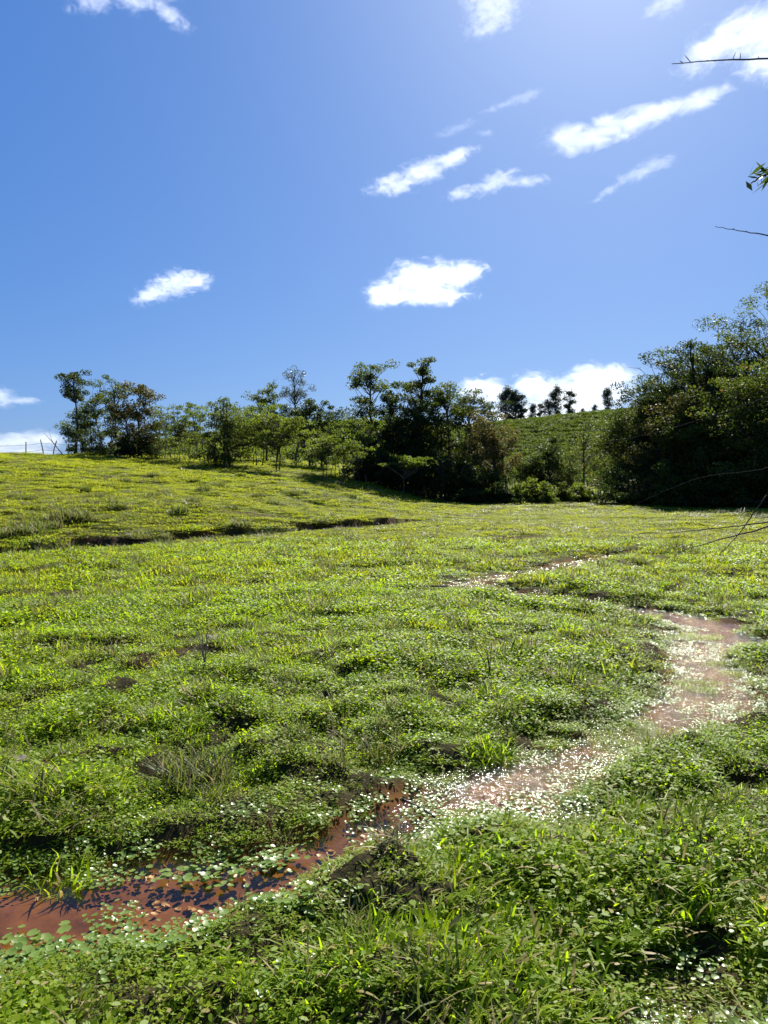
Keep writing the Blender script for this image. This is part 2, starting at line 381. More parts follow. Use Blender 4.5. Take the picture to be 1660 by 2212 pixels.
def discs(n, rad, dmin, dmax, zmin, zmax, tilt, rng, k=9, cup=.12, notch=True):
    """n round, slightly cupped leaves; V, F(tris)"""
    r = rad * np.sqrt(rng.random(n)); q = rng.random(n) * 2 * math.pi
    cpos = np.stack([r * np.cos(q), r * np.sin(q), rng.uniform(zmin, zmax, n)], -1)
    Rd = rng.uniform(dmin, dmax, n) / 2
    a = rng.normal(0, tilt, (n, 2)); nrm = np.stack([np.sin(a[:, 0]), np.sin(a[:, 1]), np.ones(n)], -1); nrm /= np.linalg.norm(nrm, axis=1)[:, None]
    t1 = np.cross(nrm, rng.normal(size=(n, 3))); t1 /= np.linalg.norm(t1, axis=1)[:, None]; t2 = np.cross(nrm, t1)
    th = np.linspace(0, 2 * math.pi, k, endpoint=False)
    rr = np.ones(k) * (1 + .07 * np.cos(th * 4))
    if notch: rr[0] = .55
    V = np.zeros((n, k + 1, 3)); V[:, 0] = cpos - nrm * (Rd * cup)[:, None]
    V[:, 1:] = cpos[:, None] + Rd[:, None, None] * (t1[:, None] * (rr * np.cos(th))[None, :, None] + t2[:, None] * (rr * np.sin(th))[None, :, None]) \
        + nrm[:, None] * (Rd[:, None] * cup * rng.uniform(.2, 1.2, (n, k)))[..., None]
    o = (np.arange(n) * (k + 1))[:, None, None]
    T = np.array([[0, 1 + i, 1 + (i + 1) % k] for i in range(k)])[None]
    return V.reshape(-1, 3), (o + T).reshape(-1, 3)
def ovals(n, rad, lmin, lmax, asp, zmin, zmax, tilt, rng):
    r = rad * np.sqrt(rng.random(n)); q = rng.random(n) * 2 * math.pi
    c = np.stack([r * np.cos(q), r * np.sin(q), rng.uniform(zmin, zmax, n)], -1)
    a = rng.normal(0, tilt, (n, 2)); nrm = np.stack([np.sin(a[:, 0]), np.sin(a[:, 1]), np.ones(n)], -1); nrm /= np.linalg.norm(nrm, axis=1)[:, None]
    t1 = np.cross(nrm, rng.normal(size=(n, 3))); t1 /= np.linalg.norm(t1, axis=1)[:, None]; t2 = np.cross(nrm, t1)
    L = rng.uniform(lmin, lmax, n)[:, None]
    w_ = t2 * L * asp * .5; u_ = t1 * L; k_ = nrm * L
    V = np.stack([c - u_ * .5, c + w_ * .86 - u_ * .22 + k_ * .05, c + w_ * .86 + u_ * .2 + k_ * .04, c + u_ * .5 - k_ * .06, c - w_ * .86 + u_ * .2 + k_ * .04, c - w_ * .86 - u_ * .22 + k_ * .05], 1)
    o = (np.arange(n) * 6)[:, None]
    return V.reshape(-1, 3), o + np.arange(6)[None]
def join(parts):
    """parts: list of (V, F)"""
    Vs, Fs, s = [], [], 0
    for V, Fa in parts:
        Vs.append(V); Fs.append(Fa + s); s += len(V)
    return np.vstack(Vs), Fs

def proto_collection(name, meshes):
    col = bpy.data.collections.new(name)
    for i, me in enumerate(meshes):
        o = bpy.data.objects.new('%s_clump_%02d' % (name, i), me); col.objects.link(o)
    return col
def scatter(name, P, rot, scl, idx, col, label=None):
    me = bpy.data.meshes.new(name); n = len(P)
    me.vertices.add(n); me.vertices.foreach_set('co', P.astype(np.float32).ravel())
    for nm, typ, dat, key in (('rot', 'FLOAT_VECTOR', rot, 'vector'), ('scl', 'FLOAT_VECTOR', scl, 'vector'), ('pick', 'INT', idx, 'value')):
        a = me.attributes.new(nm, typ, 'POINT'); a.data.foreach_set(key, np.ascontiguousarray(dat, np.int32 if typ == 'INT' else np.float32).ravel())
    o = obj(name, me)
    ng = bpy.data.node_groups.new(name, 'GeometryNodeTree')
    ng.interface.new_socket('Geometry', in_out='INPUT', socket_type='NodeSocketGeometry'); ng.interface.new_socket('Geometry', in_out='OUTPUT', socket_type='NodeSocketGeometry')
    gi = ng.nodes.new('NodeGroupInput'); go = ng.nodes.new('NodeGroupOutput')
    ci = ng.nodes.new('GeometryNodeCollectionInfo'); ci.inputs['Collection'].default_value = col
    ci.inputs['Separate Children'].default_value = True; ci.inputs['Reset Children'].default_value = True
    ip = ng.nodes.new('GeometryNodeInstanceOnPoints'); ip.inputs['Pick Instance'].default_value = True
    def na(nm, t):
        q = ng.nodes.new('GeometryNodeInputNamedAttribute'); q.data_type = t; q.inputs[0].default_value = nm; return q.outputs[0]
    ng.links.new(gi.outputs[0], ip.inputs['Points']); ng.links.new(ci.outputs[0], ip.inputs['Instance'])
    ng.links.new(na('pick', 'INT'), ip.inputs['Instance Index'])
    er = ng.nodes.new('FunctionNodeEulerToRotation'); ng.links.new(na('rot', 'FLOAT_VECTOR'), er.inputs[0]); ng.links.new(er.outputs[0], ip.inputs['Rotation'])
    ng.links.new(na('scl', 'FLOAT_VECTOR'), ip.inputs['Scale'])
    ng.links.new(ip.outputs[0], go.inputs[0])
    md = o.modifiers.new('scatter', 'NODES'); md.node_group = ng
    return tag(o, label, kind='stuff')

rng = np.random.default_rng(7)
# ------------------------------------------------------------------ pasture grass (nobody could count it)
def turf(rng, n, far=False):
    return blades(n, .13, .022, .066, .0055, .0105, (25, 82), rng, 3, .7)
grass_meshes = []
for k in range(4):      # 0-3 short broad-bladed turf with small herb leaves
    a = turf(rng, 54); b = ovals(34, .13, .013, .028, .6, .012, .05, .38, rng)
    V, Fs = join([a, b]); grass_meshes.append(build_mesh('turf', V, Fs, M['grass']))
for k in range(3):      # 4-6 longer arching grass
    a = blades(52, .10, .07, .16, .004, .0075, (15, 65), rng, 4, 1.1)
    grass_meshes.append(build_mesh('long_grass', a[0], [a[1]], M['grass']))
for k in range(3):      # 7-9 small-leaved herb mat
    b = ovals(90, .13, .013, .028, .62, .01, .055, .42, rng); a = turf(rng, 22)
    V, Fs = join([a, b]); grass_meshes.append(build_mesh('herb_mat', V, Fs, M['grass']))
for k in range(3):      # 10-12 pasture turf as seen from afar, larger pieces
    a = blades(70, .15, .035, .085, .007, .012, (25, 80), rng, 2, .6)
    grass_meshes.append(build_mesh('pasture_turf', a[0], [a[1]], M['grass_far']))
for k in range(2):      # 13-14 dark rough grass
    a = blades(60, .10, .06, .2, .004, .008, (5, 55), rng, 3, .8)
    grass_meshes.append(build_mesh('rough_grass', a[0], [a[1]], M['grass_dark']))
for k in range(3):      # 15-17 grass combed over to one side
    a = blades(46, .12, .035, .085, .005, .0095, (35, 80), rng, 4, .8, az=(-.5, .75)); b = blades(26, .12, .03, .08, .004, .008, (15, 70), rng, 3, .7)
    V, Fs = join([a, b]); grass_meshes.append(build_mesh('combed_grass', V, Fs, M['grass']))
grass_col = proto_collection('grass', grass_meshes)

def ring(r0, r1, per_m2, half_deg, rng):
    n = int(math.radians(2 * half_deg) / 2 * (r1 * r1 - r0 * r0) * per_m2)
    r = np.sqrt(rng.uniform(r0 * r0, r1 * r1, n)); a = np.radians(rng.uniform(-half_deg, half_deg, n))
    return r * np.sin(a), r * np.cos(a)
GX, GY, GS, GI, GZ = [], [], [], [], []
def near_block(r0, r1, dens, half, s0, far_mix):
    x, y = ring(r0, r1, dens, half, rng); n = len(x)
    d = stream_d(x, y); pit = pit_field(x, y); rn = rng.random(n)
    n1 = fbm(x, y, .9, 3, 31); n2 = fbm(x, y, 1.9, 2, 33)
    isl = (x > .2) & (d > -.32) & (fbm(x, y, 1.9, 2, 44) > .36)
    keep = ((d > .06) | isl) & (pit < .055 + .085 * rn)
    n3 = fbm(x, y, 2.6, 2, 37); keep &= rng.random(n) > .55 * sstep(-.12, -.38, n3)
    idx = rng.integers(0, 4, n)
    idx = np.where((n2 > .0) & (rng.random(n) < .6), rng.integers(7, 10, n), idx)
    idx = np.where((n2 < -.2) & (d > .45) & (rng.random(n) < .35), rng.integers(4, 7, n), idx)
    near_r = sstep(5.2, 3.6, y + .5 * np.abs(x - 1)) * sstep(-.6, .4, x + .3 * n1)
    idx = np.where(rng.random(n) < .65 * near_r + .08, rng.integers(15, 18, n), idx)
    idx = np.where(rng.random(n) < .03, rng.integers(13, 15, n), idx)
    idx = np.where(rng.random(n) < far_mix, rng.integers(10, 13, n), idx)
    sc_ = s0 * rng.uniform(.75, 1.3, n) * (1 + .25 * np.clip(n1 * 2, -1, 1)) * (1 + .45 * n3) * (.6 + .4 * sstep(.05, .5, d))
    GX.append(x[keep]); GY.append(y[keep]); GS.append(sc_[keep]); GI.append(idx[keep]); GZ.append((.6 + .4 * sstep(.05, .6, d))[keep])
near_block(1.3, 4.0, 290, 50, 1.0, 0)
near_block(4.0, 7.0, 235, 40, 1.02, .0)
near_block(7.0, 12.0, 145, 37, 1.15, .15)
near_block(12.0, 20.0, 52, 36, 1.45, .5)
def far_block(r0, r1, dens, half, s0, zs):
    x, y = ring(r0, r1, dens, half, rng); n = len(x)
    _, scarp, sw = gully(x, y); rn = rng.random(n); n1 = fbm(x, y, .45, 3, 35); n2 = fbm(x, y, .13, 3, 36)
    keep = (stream_d(x, y) > .05) & (scarp * (.75 + 1.2 * fbm(x, y, 1.3, 3, 70)) < .26 + .30 * rn) & (n1 < .30 + .5 * rn)
    for (pa, pb, rx, ry) in MUDS:
        mx_, my_ = px2plane(pa, pb); keep &= np.exp(-(((x - mx_) / rx) ** 2 + ((y - my_) / ry) ** 2)) < .25 + .6 * rn
    idx = rng.integers(10, 13, n); idx = np.where(rng.random(n) < .10, rng.integers(0, 4, n), idx)
    idx = np.where((rng.random(n) < .03 + .10 * (n2 > .2)), rng.integers(13, 15, n), idx)
    sc_ = s0 * rng.uniform(.7, 1.35, n) * (1 + .3 * np.clip(n1 * 2, -1, 1))
    GX.append(x[keep]); GY.append(y[keep]); GS.append(sc_[keep]); GI.append(idx[keep]); GZ.append(np.full(keep.sum(), zs))
far_block(20, 34, 36, 36, 1.8, .5)
far_block(34, 60, 13, 36, 2.5, .36)
far_block(60, 110, 2.6, 34, 4.0, .35)
x = np.concatenate(GX); y = np.concatenate(GY); s_ = np.concatenate(GS); ii = np.concatenate(GI); zs = np.concatenate(GZ)
zg = terrain(x, y); P = np.stack([x, y, np.where(zg < water_z(y), water_z(y) - .012, zg - .004)], -1); n = len(x)
rot = np.stack([rng.normal(0, .10, n), rng.normal(0, .10, n), np.where(ii >= 15, rng.normal(0, .35, n) + 1.2 * fbm(x, y, .8, 2, 91), rng.random(n) * 6.283)], -1)
scatter('pasture_grass', P, rot, np.stack([s_, s_, s_ * zs * rng.uniform(.75, 1.2, n)], -1), ii, grass_col, 'short green pasture grass and herbs covering the valley and hillside')
print('grass instances', n)

# ------------------------------------------------------------------ pennywort along the water (ground cover)
pm = []
for k in range(4):
    d_ = discs(30, .11, .013, .030, .012, .05, .22, rng); V, Fs = join([d_]); pm.append(build_mesh('pennywort', V, Fs, M['penny']))
for k in range(3):   # floating, flat
    d_ = discs(22, .11, .016, .032, .002, .012, .13, rng); V, Fs = join([d_]); pm.append(build_mesh('floating_pennywort', V, Fs, M['penny']))
for k in range(2):   # drowned leaves on the bed
    d_ = discs(12, .11, .02, .04, -.02, .0, .3, rng); V, Fs = join([d_]); pm.append(build_mesh('sunken_leaves', V, Fs, M['sunk']))
penny_col = proto_collection('pennywort', pm)
PX, PI_, PS = [], [], []
def penny(r0, r1, dens, half, s0):
    x, y = ring(r0, r1, dens, half, rng); n = len(x); d = stream_d(x, y); rn = rng.random(n)
    n1 = fbm(x, y, 1.6, 3, 51); n2 = fbm(x, y, 3.0, 2, 53)
    p_bank = np.exp(-np.clip(d - .02, 0, None) / .09) * .8 * (d > 0) + .03 * (d > .3) * (n1 > 0)
    p_water = (d <= 0) * sstep(-.04, .22, n1 + .9 * np.clip(d + .16, -.3, .2) + .10 + .08 * sstep(.2, 1.0, x)) * .85
    keep = rn < (p_bank + p_water) * np.where((y < 3.0) & (x > .3), .6, 1.0)
    idx = np.where(d > .03, rng.integers(0, 4, n), rng.integers(4, 7, n))
    P = np.stack([x, y, np.where(d > .07, terrain(x, y), np.maximum(terrain(x, y), water_z(y) + .003))], -1)
    PX.append(P[keep]); PI_.append(idx[keep]); PS.append((s0 * rng.uniform(.8, 1.25, n))[keep])
penny(1.5, 4.2, 200, 50, .8); penny(4.2, 7.5, 220, 38, .56); penny(7.5, 12, 140, 36, .6); penny(12, 19, 30, 34, .8)
x, y = ring(1.6, 5, 26, 50, rng); d = stream_d(x, y); k = (d < -.02) & (fbm(x, y, 1.3, 2, 57) > -.1); x, y = x[k], y[k]
PX.append(np.stack([x, y, terrain(x, y) + .012], -1)); PI_.append(rng.integers(7, 9, len(x))); PS.append(rng.uniform(.8, 1.2, len(x)))
P = np.vstack(PX); ii = np.concatenate(PI_); s_ = np.concatenate(PS); n = len(P)
rot = np.stack([rng.normal(0, .05, n), rng.normal(0, .05, n), rng.random(n) * 6.283], -1)
scatter('pennywort_cover', P, rot, np.repeat(s_[:, None], 3, 1), ii, penny_col, 'round pale green pennywort leaves lining and floating on the stream')
print('penny instances', n)

# ------------------------------------------------------------------ trees
def tube(path, radii, sides=6):
    path = np.asarray(path, float); n = len(path); radii = np.asarray(radii, float)
    d = np.gradient(path, axis=0); d /= np.linalg.norm(d, axis=1)[:, None] + 1e-9
    ref = np.where(np.abs(d[:, 2:3]) > .9, np.array([[1., 0, 0]]), np.array([[0, 0, 1.]]))
    u = np.cross(d, ref); u /= np.linalg.norm(u, axis=1)[:, None] + 1e-9; v = np.cross(d, u)
    a = np.linspace(0, 2 * math.pi, sides, endpoint=False)
    V = path[:, None] + radii[:, None, None] * (u[:, None] * np.cos(a)[None, :, None] + v[:, None] * np.sin(a)[None, :, None])
    i, j = np.meshgrid(np.arange(n - 1), np.arange(sides), indexing='ij')
    Q = np.stack([i * sides + j, i * sides + (j + 1) % sides, (i + 1) * sides + (j + 1) % sides, (i + 1) * sides + j], -1).reshape(-1, 4)
    return V.reshape(-1, 3), Q
def bez(a, b, c, n):
    t = np.linspace(0, 1, n)[:, None]; return (1 - t) ** 2 * a + 2 * t * (1 - t) * b + t * t * c
def wiggle(p, amp, rng):
    q = p.copy(); n = len(p)
    if n > 2: q[1:-1] += np.cumsum(rng.normal(0, amp, (n - 2, 3)), 0) * np.linspace(1, .3, n - 2)[:, None]
    return q
def leaves_at(centres, sig, per, size, asp, up, rng, flat=.6):
    n = len(centres) * per; c = np.repeat(centres, per, 0)
    g = rng.normal(size=(n, 3)); g *= (np.minimum(np.linalg.norm(g, axis=1), 1.7) / (np.linalg.norm(g, axis=1) + 1e-9))[:, None]
    sg = np.repeat(sig, per)[:, None] if np.ndim(sig) else sig
    c = c + g * sg * np.array([1, 1, flat])
    nrm = rng.normal(size=(n, 3)) + np.array([0, 0, up]); nrm /= np.linalg.norm(nrm, axis=1)[:, None]
    t1 = np.cross(nrm, rng.normal(size=(n, 3))); t1 /= np.linalg.norm(t1, axis=1)[:, None]; t2 = np.cross(nrm, t1)
    L = (size * rng.uniform(.6, 1.35, n))[:, None]
    V = np.stack([c - t1 * L * .5, c + t2 * L * asp * .5, c + t1 * L * .5, c - t2 * L * asp * .5], 1)
    return V.reshape(-1, 3), (np.arange(n) * 4)[:, None] + np.arange(4)[None]

def make_tree(name, px, D, label, H, blobs, stems=1, rad=.12, lean=(0, 0), nclump=50, clump=.45, per=120, leaf=.14, asp=.5, up=.7,
              lm='leaf_mid', bm='bark', spread=.5, seed=0, cat='tree', group=None, flat=.6, bare=0, low=.25, xoff=None, dz=0.0, shell=.45):
    """blobs: (dx, dy, zc, rx, ry, rz) crown volumes as fractions of H"""
    g = np.random.default_rng(1000 + seed)
    x = px_at(px, D) if xoff is None else xoff
    root = empty(name, (x, D, tz0(x, D) - .08 + dz)); tag(root, label, cat, group)
    clump *= .8; blobs = np.array(blobs, float) * H
    vol = (blobs[:, 3] * blobs[:, 4] * blobs[:, 5]) ** (2 / 3); pr = vol / vol.sum()
    which = g.choice(len(blobs), nclump, p=pr)
    dv = g.normal(size=(nclump, 3)); dv /= np.linalg.norm(dv, axis=1)[:, None]
    rr = (shell + (1 - shell) * g.random(nclump) ** .7)[:, None]
    cen = blobs[which, :3] + dv * rr * blobs[which, 3:]
    cen = cen + g.normal(size=cen.shape) * .36 * blobs[which, 3:]
    cen[:, 2] = np.maximum(cen[:, 2], .35)
    # stems
    SP = []
    tops = []
    for k in range(stems):
        if stems == 1: b0 = np.zeros(3)
        else:
            aa = 2 * math.pi * k / stems + g.random(); b0 = np.array([math.cos(aa), math.sin(aa), 0]) * spread * g.uniform(.4, 1)
        bl = blobs[k % len(blobs)] if stems > 1 else blobs[np.argmax(blobs[:, 2])]
        top = bl[:3] + np.array([b0[0] * .6, b0[1] * .6, bl[5] * .55]) * (1 if stems > 1 else 1)
        mid = (b0 + top) / 2 + np.array([lean[0], lean[1], 0]) * H + g.normal(0, .03 * H, 3) * np.array([1, 1, 0])
        p = wiggle(bez(b0, mid, top, 12), .012 * H, g); SP.append(p); tops.append(top)
    br = [[] for _ in range(stems)]
    for i in range(nclump):
        c = cen[i]
        k = int(np.argmin([np.min(np.linalg.norm((p - c) * np.array([1, 1, .4]), axis=1)) for p in SP])); p = SP[k]
        hd = np.linalg.norm(p[:, :2] - c[:2], axis=1)
        want = c[2] - np.maximum(hd * .75, .12 * H)
        j = int(np.argmin(np.abs(p[:, 2] - np.maximum(want, low * H))))
        j = max(1, min(j, len(p) - 2))
        a = p[j]; m_ = (a + c) / 2 + np.array([0, 0, .10 * np.linalg.norm(c - a)]) * g.uniform(-.6, 1.2) + g.normal(0, .05, 3) * np.linalg.norm(c - a)
        path = wiggle(bez(a, m_, c, 6), .02 * np.linalg.norm(c - a), g)
        r0 = rad * (1 - j / len(p)) * .45 + .012
        br[k].append(tube(path, np.linspace(r0, .008, 6), 4))
        for q in range(2):
            e = c + g.normal(size=3) * clump * np.array([.8, .8, .5])
            br[k].append(tube(bez(path[4], (path[4] + e) / 2 + g.normal(0, .05, 3), e, 3), [.012, .009, .005], 3))
    if bare:
        for i in range(bare):
            k = i % stems; p = SP[k]; j = g.integers(7, 11); a = p[j]
            e = a + np.array([g.normal(0, .10), g.normal(0, .10), g.uniform(.10, .26)]) * H
            path = wiggle(bez(a, (a + e) / 2 + g.normal(0, .04 * H, 3), e, 6), .01 * H, g)
            br[k].append(tube(path, np.linspace(.03, .008, 6), 4))
            for q in range(5):
                b_ = path[g.integers(2, 6)]; e2 = b_ + np.array([g.normal(0, .05), g.normal(0, .05), g.uniform(0, .08)]) * H
                br[k].append(tube(bez(b_, (b_ + e2) / 2, e2, 3), [.013, .010, .006], 3))
    for k in range(stems):
        p = SP[k]; rs = rad * (.75 if stems > 1 else 1) * np.linspace(1, .22, len(p)); rs[0] *= 1.35
        V, Fs = join([tube(p, rs, 7)] + br[k])
        obj('trunk', build_mesh('trunk', V, Fs, M[bm]), root)
    V, Q = leaves_at(cen, clump * g.uniform(.6, 1.3, nclump), per, leaf, asp, up, g, flat)
    V[:, 2] = np.maximum(V[:, 2], .02)
    obj('crown', build_mesh('crown', V, [Q], M[lm], smooth=False), root)
    return root

def copy_tree(src, px, D, label, scale, rz, group=None, xoff=None, dz=0):
    x = px_at(px, D) if xoff is None else xoff
    r = src.copy(); C.objects.link(r); r.location = (x, D, tz0(x, D) - .08 + dz); r.rotation_euler = (0, 0, rz); r.scale = scale
    r['label'] = label
    if group: r['group'] = group
    for ch in list(src.children):
        c = ch.copy(); C.objects.link(c); c.parent = r
    return r

# --- left hilltop group
g1 = 'trees on the crest of the left hill'
make_tree('slender_tree', 163, 52, 'tall slender dark tree with a tufted top, highest of the hilltop trees by the fence', 5.7,
          [(-.01, 0, .90, .13, .12, .10), (.05, 0, .76, .11, .1, .06), (-.09, 0, .74, .08, .07, .05), (.03, 0, .40, .17, .14, .22)], 1, .10, (.02, 0), 46, .26, 110, .13, .5, lm='leaf_dark', seed=1, group=g1)
make_tree('bushy_tree', 190, 53, 'light green bushy tree right beside the tall slender hilltop tree', 4.4,
          [(.05, 0, .72, .2, .18, .24), (-.15, 0, .45, .18, .18, .3), (.12, .05, .35, .16, .16, .25)], 3, .07, nclump=60, clump=.28, per=90, leaf=.13, lm='leaf_mid', seed=2, group=g1, spread=.3)
make_tree('open_tree', 243, 51, 'open many-stemmed tree with a see-through crown on the hill crest', 5.2,
          [(-.02, 0, .86, .2, .16, .13), (.10, 0, .62, .16, .16, .2), (-.14, 0, .6, .13, .13, .14), (0, .1, .3, .22, .2, .2)], 4, .07, nclump=70, clump=.27, per=80, leaf=.13, lm='leaf_mid', seed=3, group=g1, spread=.5, bare=4)
make_tree('dense_tree', 296, 50, 'dense olive-brown tree with dark base, rightmost of the hilltop clump', 4.9,
          [(.02, 0, .78, .22, .2, .2), (.12, 0, .5, .18, .2, .3), (-.14, 0, .48, .18, .2, .3), (0, 0, .2, .28, .24, .2)], 3, .09, nclump=95, clump=.30, per=110, leaf=.14, lm='leaf_brown', seed=4, group=g1, spread=.5)
make_tree('shrub', 190, 50.5, 'dark low shrub at the foot of the tall slender hilltop tree', 1.6,
          [(0, 0, .5, .9, .5, .45)], 3, .03, nclump=34, clump=.26, per=90, leaf=.12, lm='leaf_dark', seed=5, cat='shrub', spread=.4)
make_tree('shrub', 290, 49.5, 'dark low shrub under the olive-brown hilltop tree', 1.5,
          [(0, 0, .5, 1.1, .5, .45)], 3, .03, nclump=40, clump=.26, per=90, leaf=.12, lm='leaf_dark', seed=6, cat='shrub', spread=.5)
# --- thin saplings between
g2 = 'thin saplings on the hill crest'
for q, (px, D, H, lab) in enumerate([(345, 50, 3.4, 'thin pale sapling right of the olive-brown hilltop tree'), (378, 49, 3.7, 'leggy many-stemmed sapling, second right of the olive-brown tree'),
                                     (408, 50, 3.9, 'leggy sapling with flat open top between the saplings on the crest'), (437, 49.5, 3.7, 'leggy sapling touching the left side of the conical bushy tree'),
                                     (360, 53, 3.6, 'faint sapling behind the gap in the crest saplings'), (420, 54, 4.2, 'pale sapling set back behind the leggy crest saplings')]):
    make_tree('sapling', px, D, lab, H, [(0, 0, .84, .22, .2, .11), (.1, 0, .62, .2, .18, .14), (-.12, 0, .5, .18, .16, .2)], 3 + q % 3, .035, nclump=34, clump=.24, per=42, leaf=.13,
              lm='leaf_light' if q % 2 else 'leaf_mid', bm='bark_pale', seed=20 + q, group=g2, spread=.45, flat=.4, low=.35)
make_tree('bushy_tree', 482, 48, 'conical dark green bushy tree standing alone in front on the crest', 4.6,
          [(0, 0, .84, .13, .12, .16), (.02, 0, .6, .24, .2, .22), (-.03, 0, .36, .3, .26, .24), (.02, 0, .14, .26, .22, .12)], 5, .06, nclump=95, clump=.28, per=95, leaf=.13, lm='leaf_mid', seed=30, spread=.5, group=g1)
# --- middle of the crest
g3 = 'trees right of the crest'
um = [(0, 0, .88, .36, .32, .10), (.1, 0, .72, .3, .3, .08), (-.12, 0, .66, .28, .26, .08), (0, 0, .52, .24, .24, .07)]
make_tree('umbrella_tree', 600, 47, 'light green umbrella-shaped tree on two thin trunks at the pasture edge', 3.6, um, 2, .06, nclump=64, clump=.32, per=80, leaf=.13, lm='leaf_light', seed=31, flat=.3, group=g3, spread=.25, low=.4)
make_tree('umbrella_tree', 556, 50, 'bright green layered tree left of the umbrella-shaped tree', 4.1, um, 3, .05, nclump=64, clump=.34, per=80, leaf=.13, lm='leaf_light', seed=32, flat=.35, group=g3, spread=.4, low=.35)
make_tree('umbrella_tree', 515, 52, 'bright green low tree just behind the conical bushy tree', 3.7, um, 3, .05, nclump=60, clump=.34, per=75, leaf=.13, lm='leaf_light', seed=33, flat=.35, group=g3, spread=.4, low=.35)
make_tree('broad_tree', 585, 58, 'dark broad tree behind the umbrella-shaped tree', 6.1,
          [(0, 0, .78, .18, .16, .16), (-.12, 0, .6, .16, .16, .18), (.1, 0, .5, .2, .18, .25), (0, 0, .25, .26, .2, .2)], 2, .10, nclump=80, clump=.36, per=95, leaf=.16, lm='leaf_mid', seed=34, group=g3, bare=3)
make_tree('eucalyptus_tree', 640, 60, 'slim airy eucalyptus rising above the trees in the dip', 7.4,
          [(-.01, 0, .90, .10, .09, .09), (.05, 0, .76, .10, .09, .09), (-.05, 0, .68, .08, .08, .08), (0, 0, .50, .09, .09, .12)], 1, .10, nclump=44, clump=.30, per=70, leaf=.17, asp=.28, lm='leaf_euc', bm='bark_pale', seed=35, group=g3, up=-.1, flat=.9)
make_tree('round_tree', 685, 55, 'dense dark round-topped tree left of the big grove', 5.3,
          [(.02, 0, .74, .24, .22, .22), (-.16, 0, .55, .18, .2, .28), (.18, 0, .52, .16, .2, .26), (0, 0, .25, .28, .24, .22)], 2, .11, nclump=110, clump=.32, per=120, leaf=.15, lm='leaf_dark', seed=36, group=g3)
for q, (px, D, H, lab) in enumerate([(700, 46, 2.9, 'small light green sapling below the dense round-topped tree'), (742, 44.5, 3.3, 'light green sapling standing forward of the grove edge'),
                                     (722, 48.5, 3.2, 'pale sapling wedged between round-topped tree and grove'), (770, 49, 4.0, 'yellow-green leggy sapling at the left end of the grove')]):
    make_tree('sapling', px, D, lab, H, um, 2 + q % 2, .035, nclump=42, clump=.25, per=60, leaf=.12, lm='leaf_light', seed=40 + q, group='saplings at the grove edge', flat=.35, spread=.25, low=.35)
# --- the big grove
g4 = 'trees of the big grove'
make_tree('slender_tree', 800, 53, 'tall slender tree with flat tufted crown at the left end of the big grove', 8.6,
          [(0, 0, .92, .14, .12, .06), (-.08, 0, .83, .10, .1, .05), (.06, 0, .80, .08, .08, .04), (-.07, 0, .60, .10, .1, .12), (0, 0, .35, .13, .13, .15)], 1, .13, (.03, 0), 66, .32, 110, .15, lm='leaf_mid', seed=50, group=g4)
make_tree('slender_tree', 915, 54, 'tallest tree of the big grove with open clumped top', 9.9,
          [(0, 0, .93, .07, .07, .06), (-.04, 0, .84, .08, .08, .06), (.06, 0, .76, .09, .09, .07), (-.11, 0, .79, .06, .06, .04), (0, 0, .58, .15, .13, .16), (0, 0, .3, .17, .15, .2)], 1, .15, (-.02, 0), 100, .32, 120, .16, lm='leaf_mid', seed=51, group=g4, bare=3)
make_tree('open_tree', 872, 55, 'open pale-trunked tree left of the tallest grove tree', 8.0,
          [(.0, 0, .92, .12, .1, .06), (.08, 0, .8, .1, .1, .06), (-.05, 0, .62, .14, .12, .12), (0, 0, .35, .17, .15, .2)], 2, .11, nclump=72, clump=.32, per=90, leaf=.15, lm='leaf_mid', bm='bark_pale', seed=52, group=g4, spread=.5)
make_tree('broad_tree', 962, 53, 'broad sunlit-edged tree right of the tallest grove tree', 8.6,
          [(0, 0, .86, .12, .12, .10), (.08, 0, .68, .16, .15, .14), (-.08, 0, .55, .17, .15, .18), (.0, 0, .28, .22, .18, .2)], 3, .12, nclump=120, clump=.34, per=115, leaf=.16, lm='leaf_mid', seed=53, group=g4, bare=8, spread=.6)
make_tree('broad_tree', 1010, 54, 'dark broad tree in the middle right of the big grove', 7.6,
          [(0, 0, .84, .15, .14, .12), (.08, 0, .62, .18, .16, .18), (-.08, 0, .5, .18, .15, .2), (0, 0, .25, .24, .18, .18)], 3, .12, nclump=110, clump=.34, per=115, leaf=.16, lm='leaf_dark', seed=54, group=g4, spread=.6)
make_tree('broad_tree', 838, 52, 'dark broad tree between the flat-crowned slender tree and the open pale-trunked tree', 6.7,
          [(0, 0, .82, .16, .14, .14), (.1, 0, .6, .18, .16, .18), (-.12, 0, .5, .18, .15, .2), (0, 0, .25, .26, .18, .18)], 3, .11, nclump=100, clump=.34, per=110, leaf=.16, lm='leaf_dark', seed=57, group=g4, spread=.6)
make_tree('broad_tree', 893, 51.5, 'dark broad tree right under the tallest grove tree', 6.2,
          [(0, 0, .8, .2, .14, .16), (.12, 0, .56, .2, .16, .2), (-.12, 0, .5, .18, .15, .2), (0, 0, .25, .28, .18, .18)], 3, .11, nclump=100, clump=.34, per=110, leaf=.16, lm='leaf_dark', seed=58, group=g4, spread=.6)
make_tree('leaning_tree', 1085, 50, 'brown-leaved leaning tree on the right end of the big grove', 6.0,
          [(-.16, 0, .82, .17, .16, .14), (-.06, 0, .66, .18, .16, .14), (-.22, 0, .58, .15, .15, .16), (.02, 0, .48, .12, .14, .14)], 3, .10, (.05, 0), 90, .30, 95, .14, lm='leaf_brown', seed=55, group=g4, spread=.5)
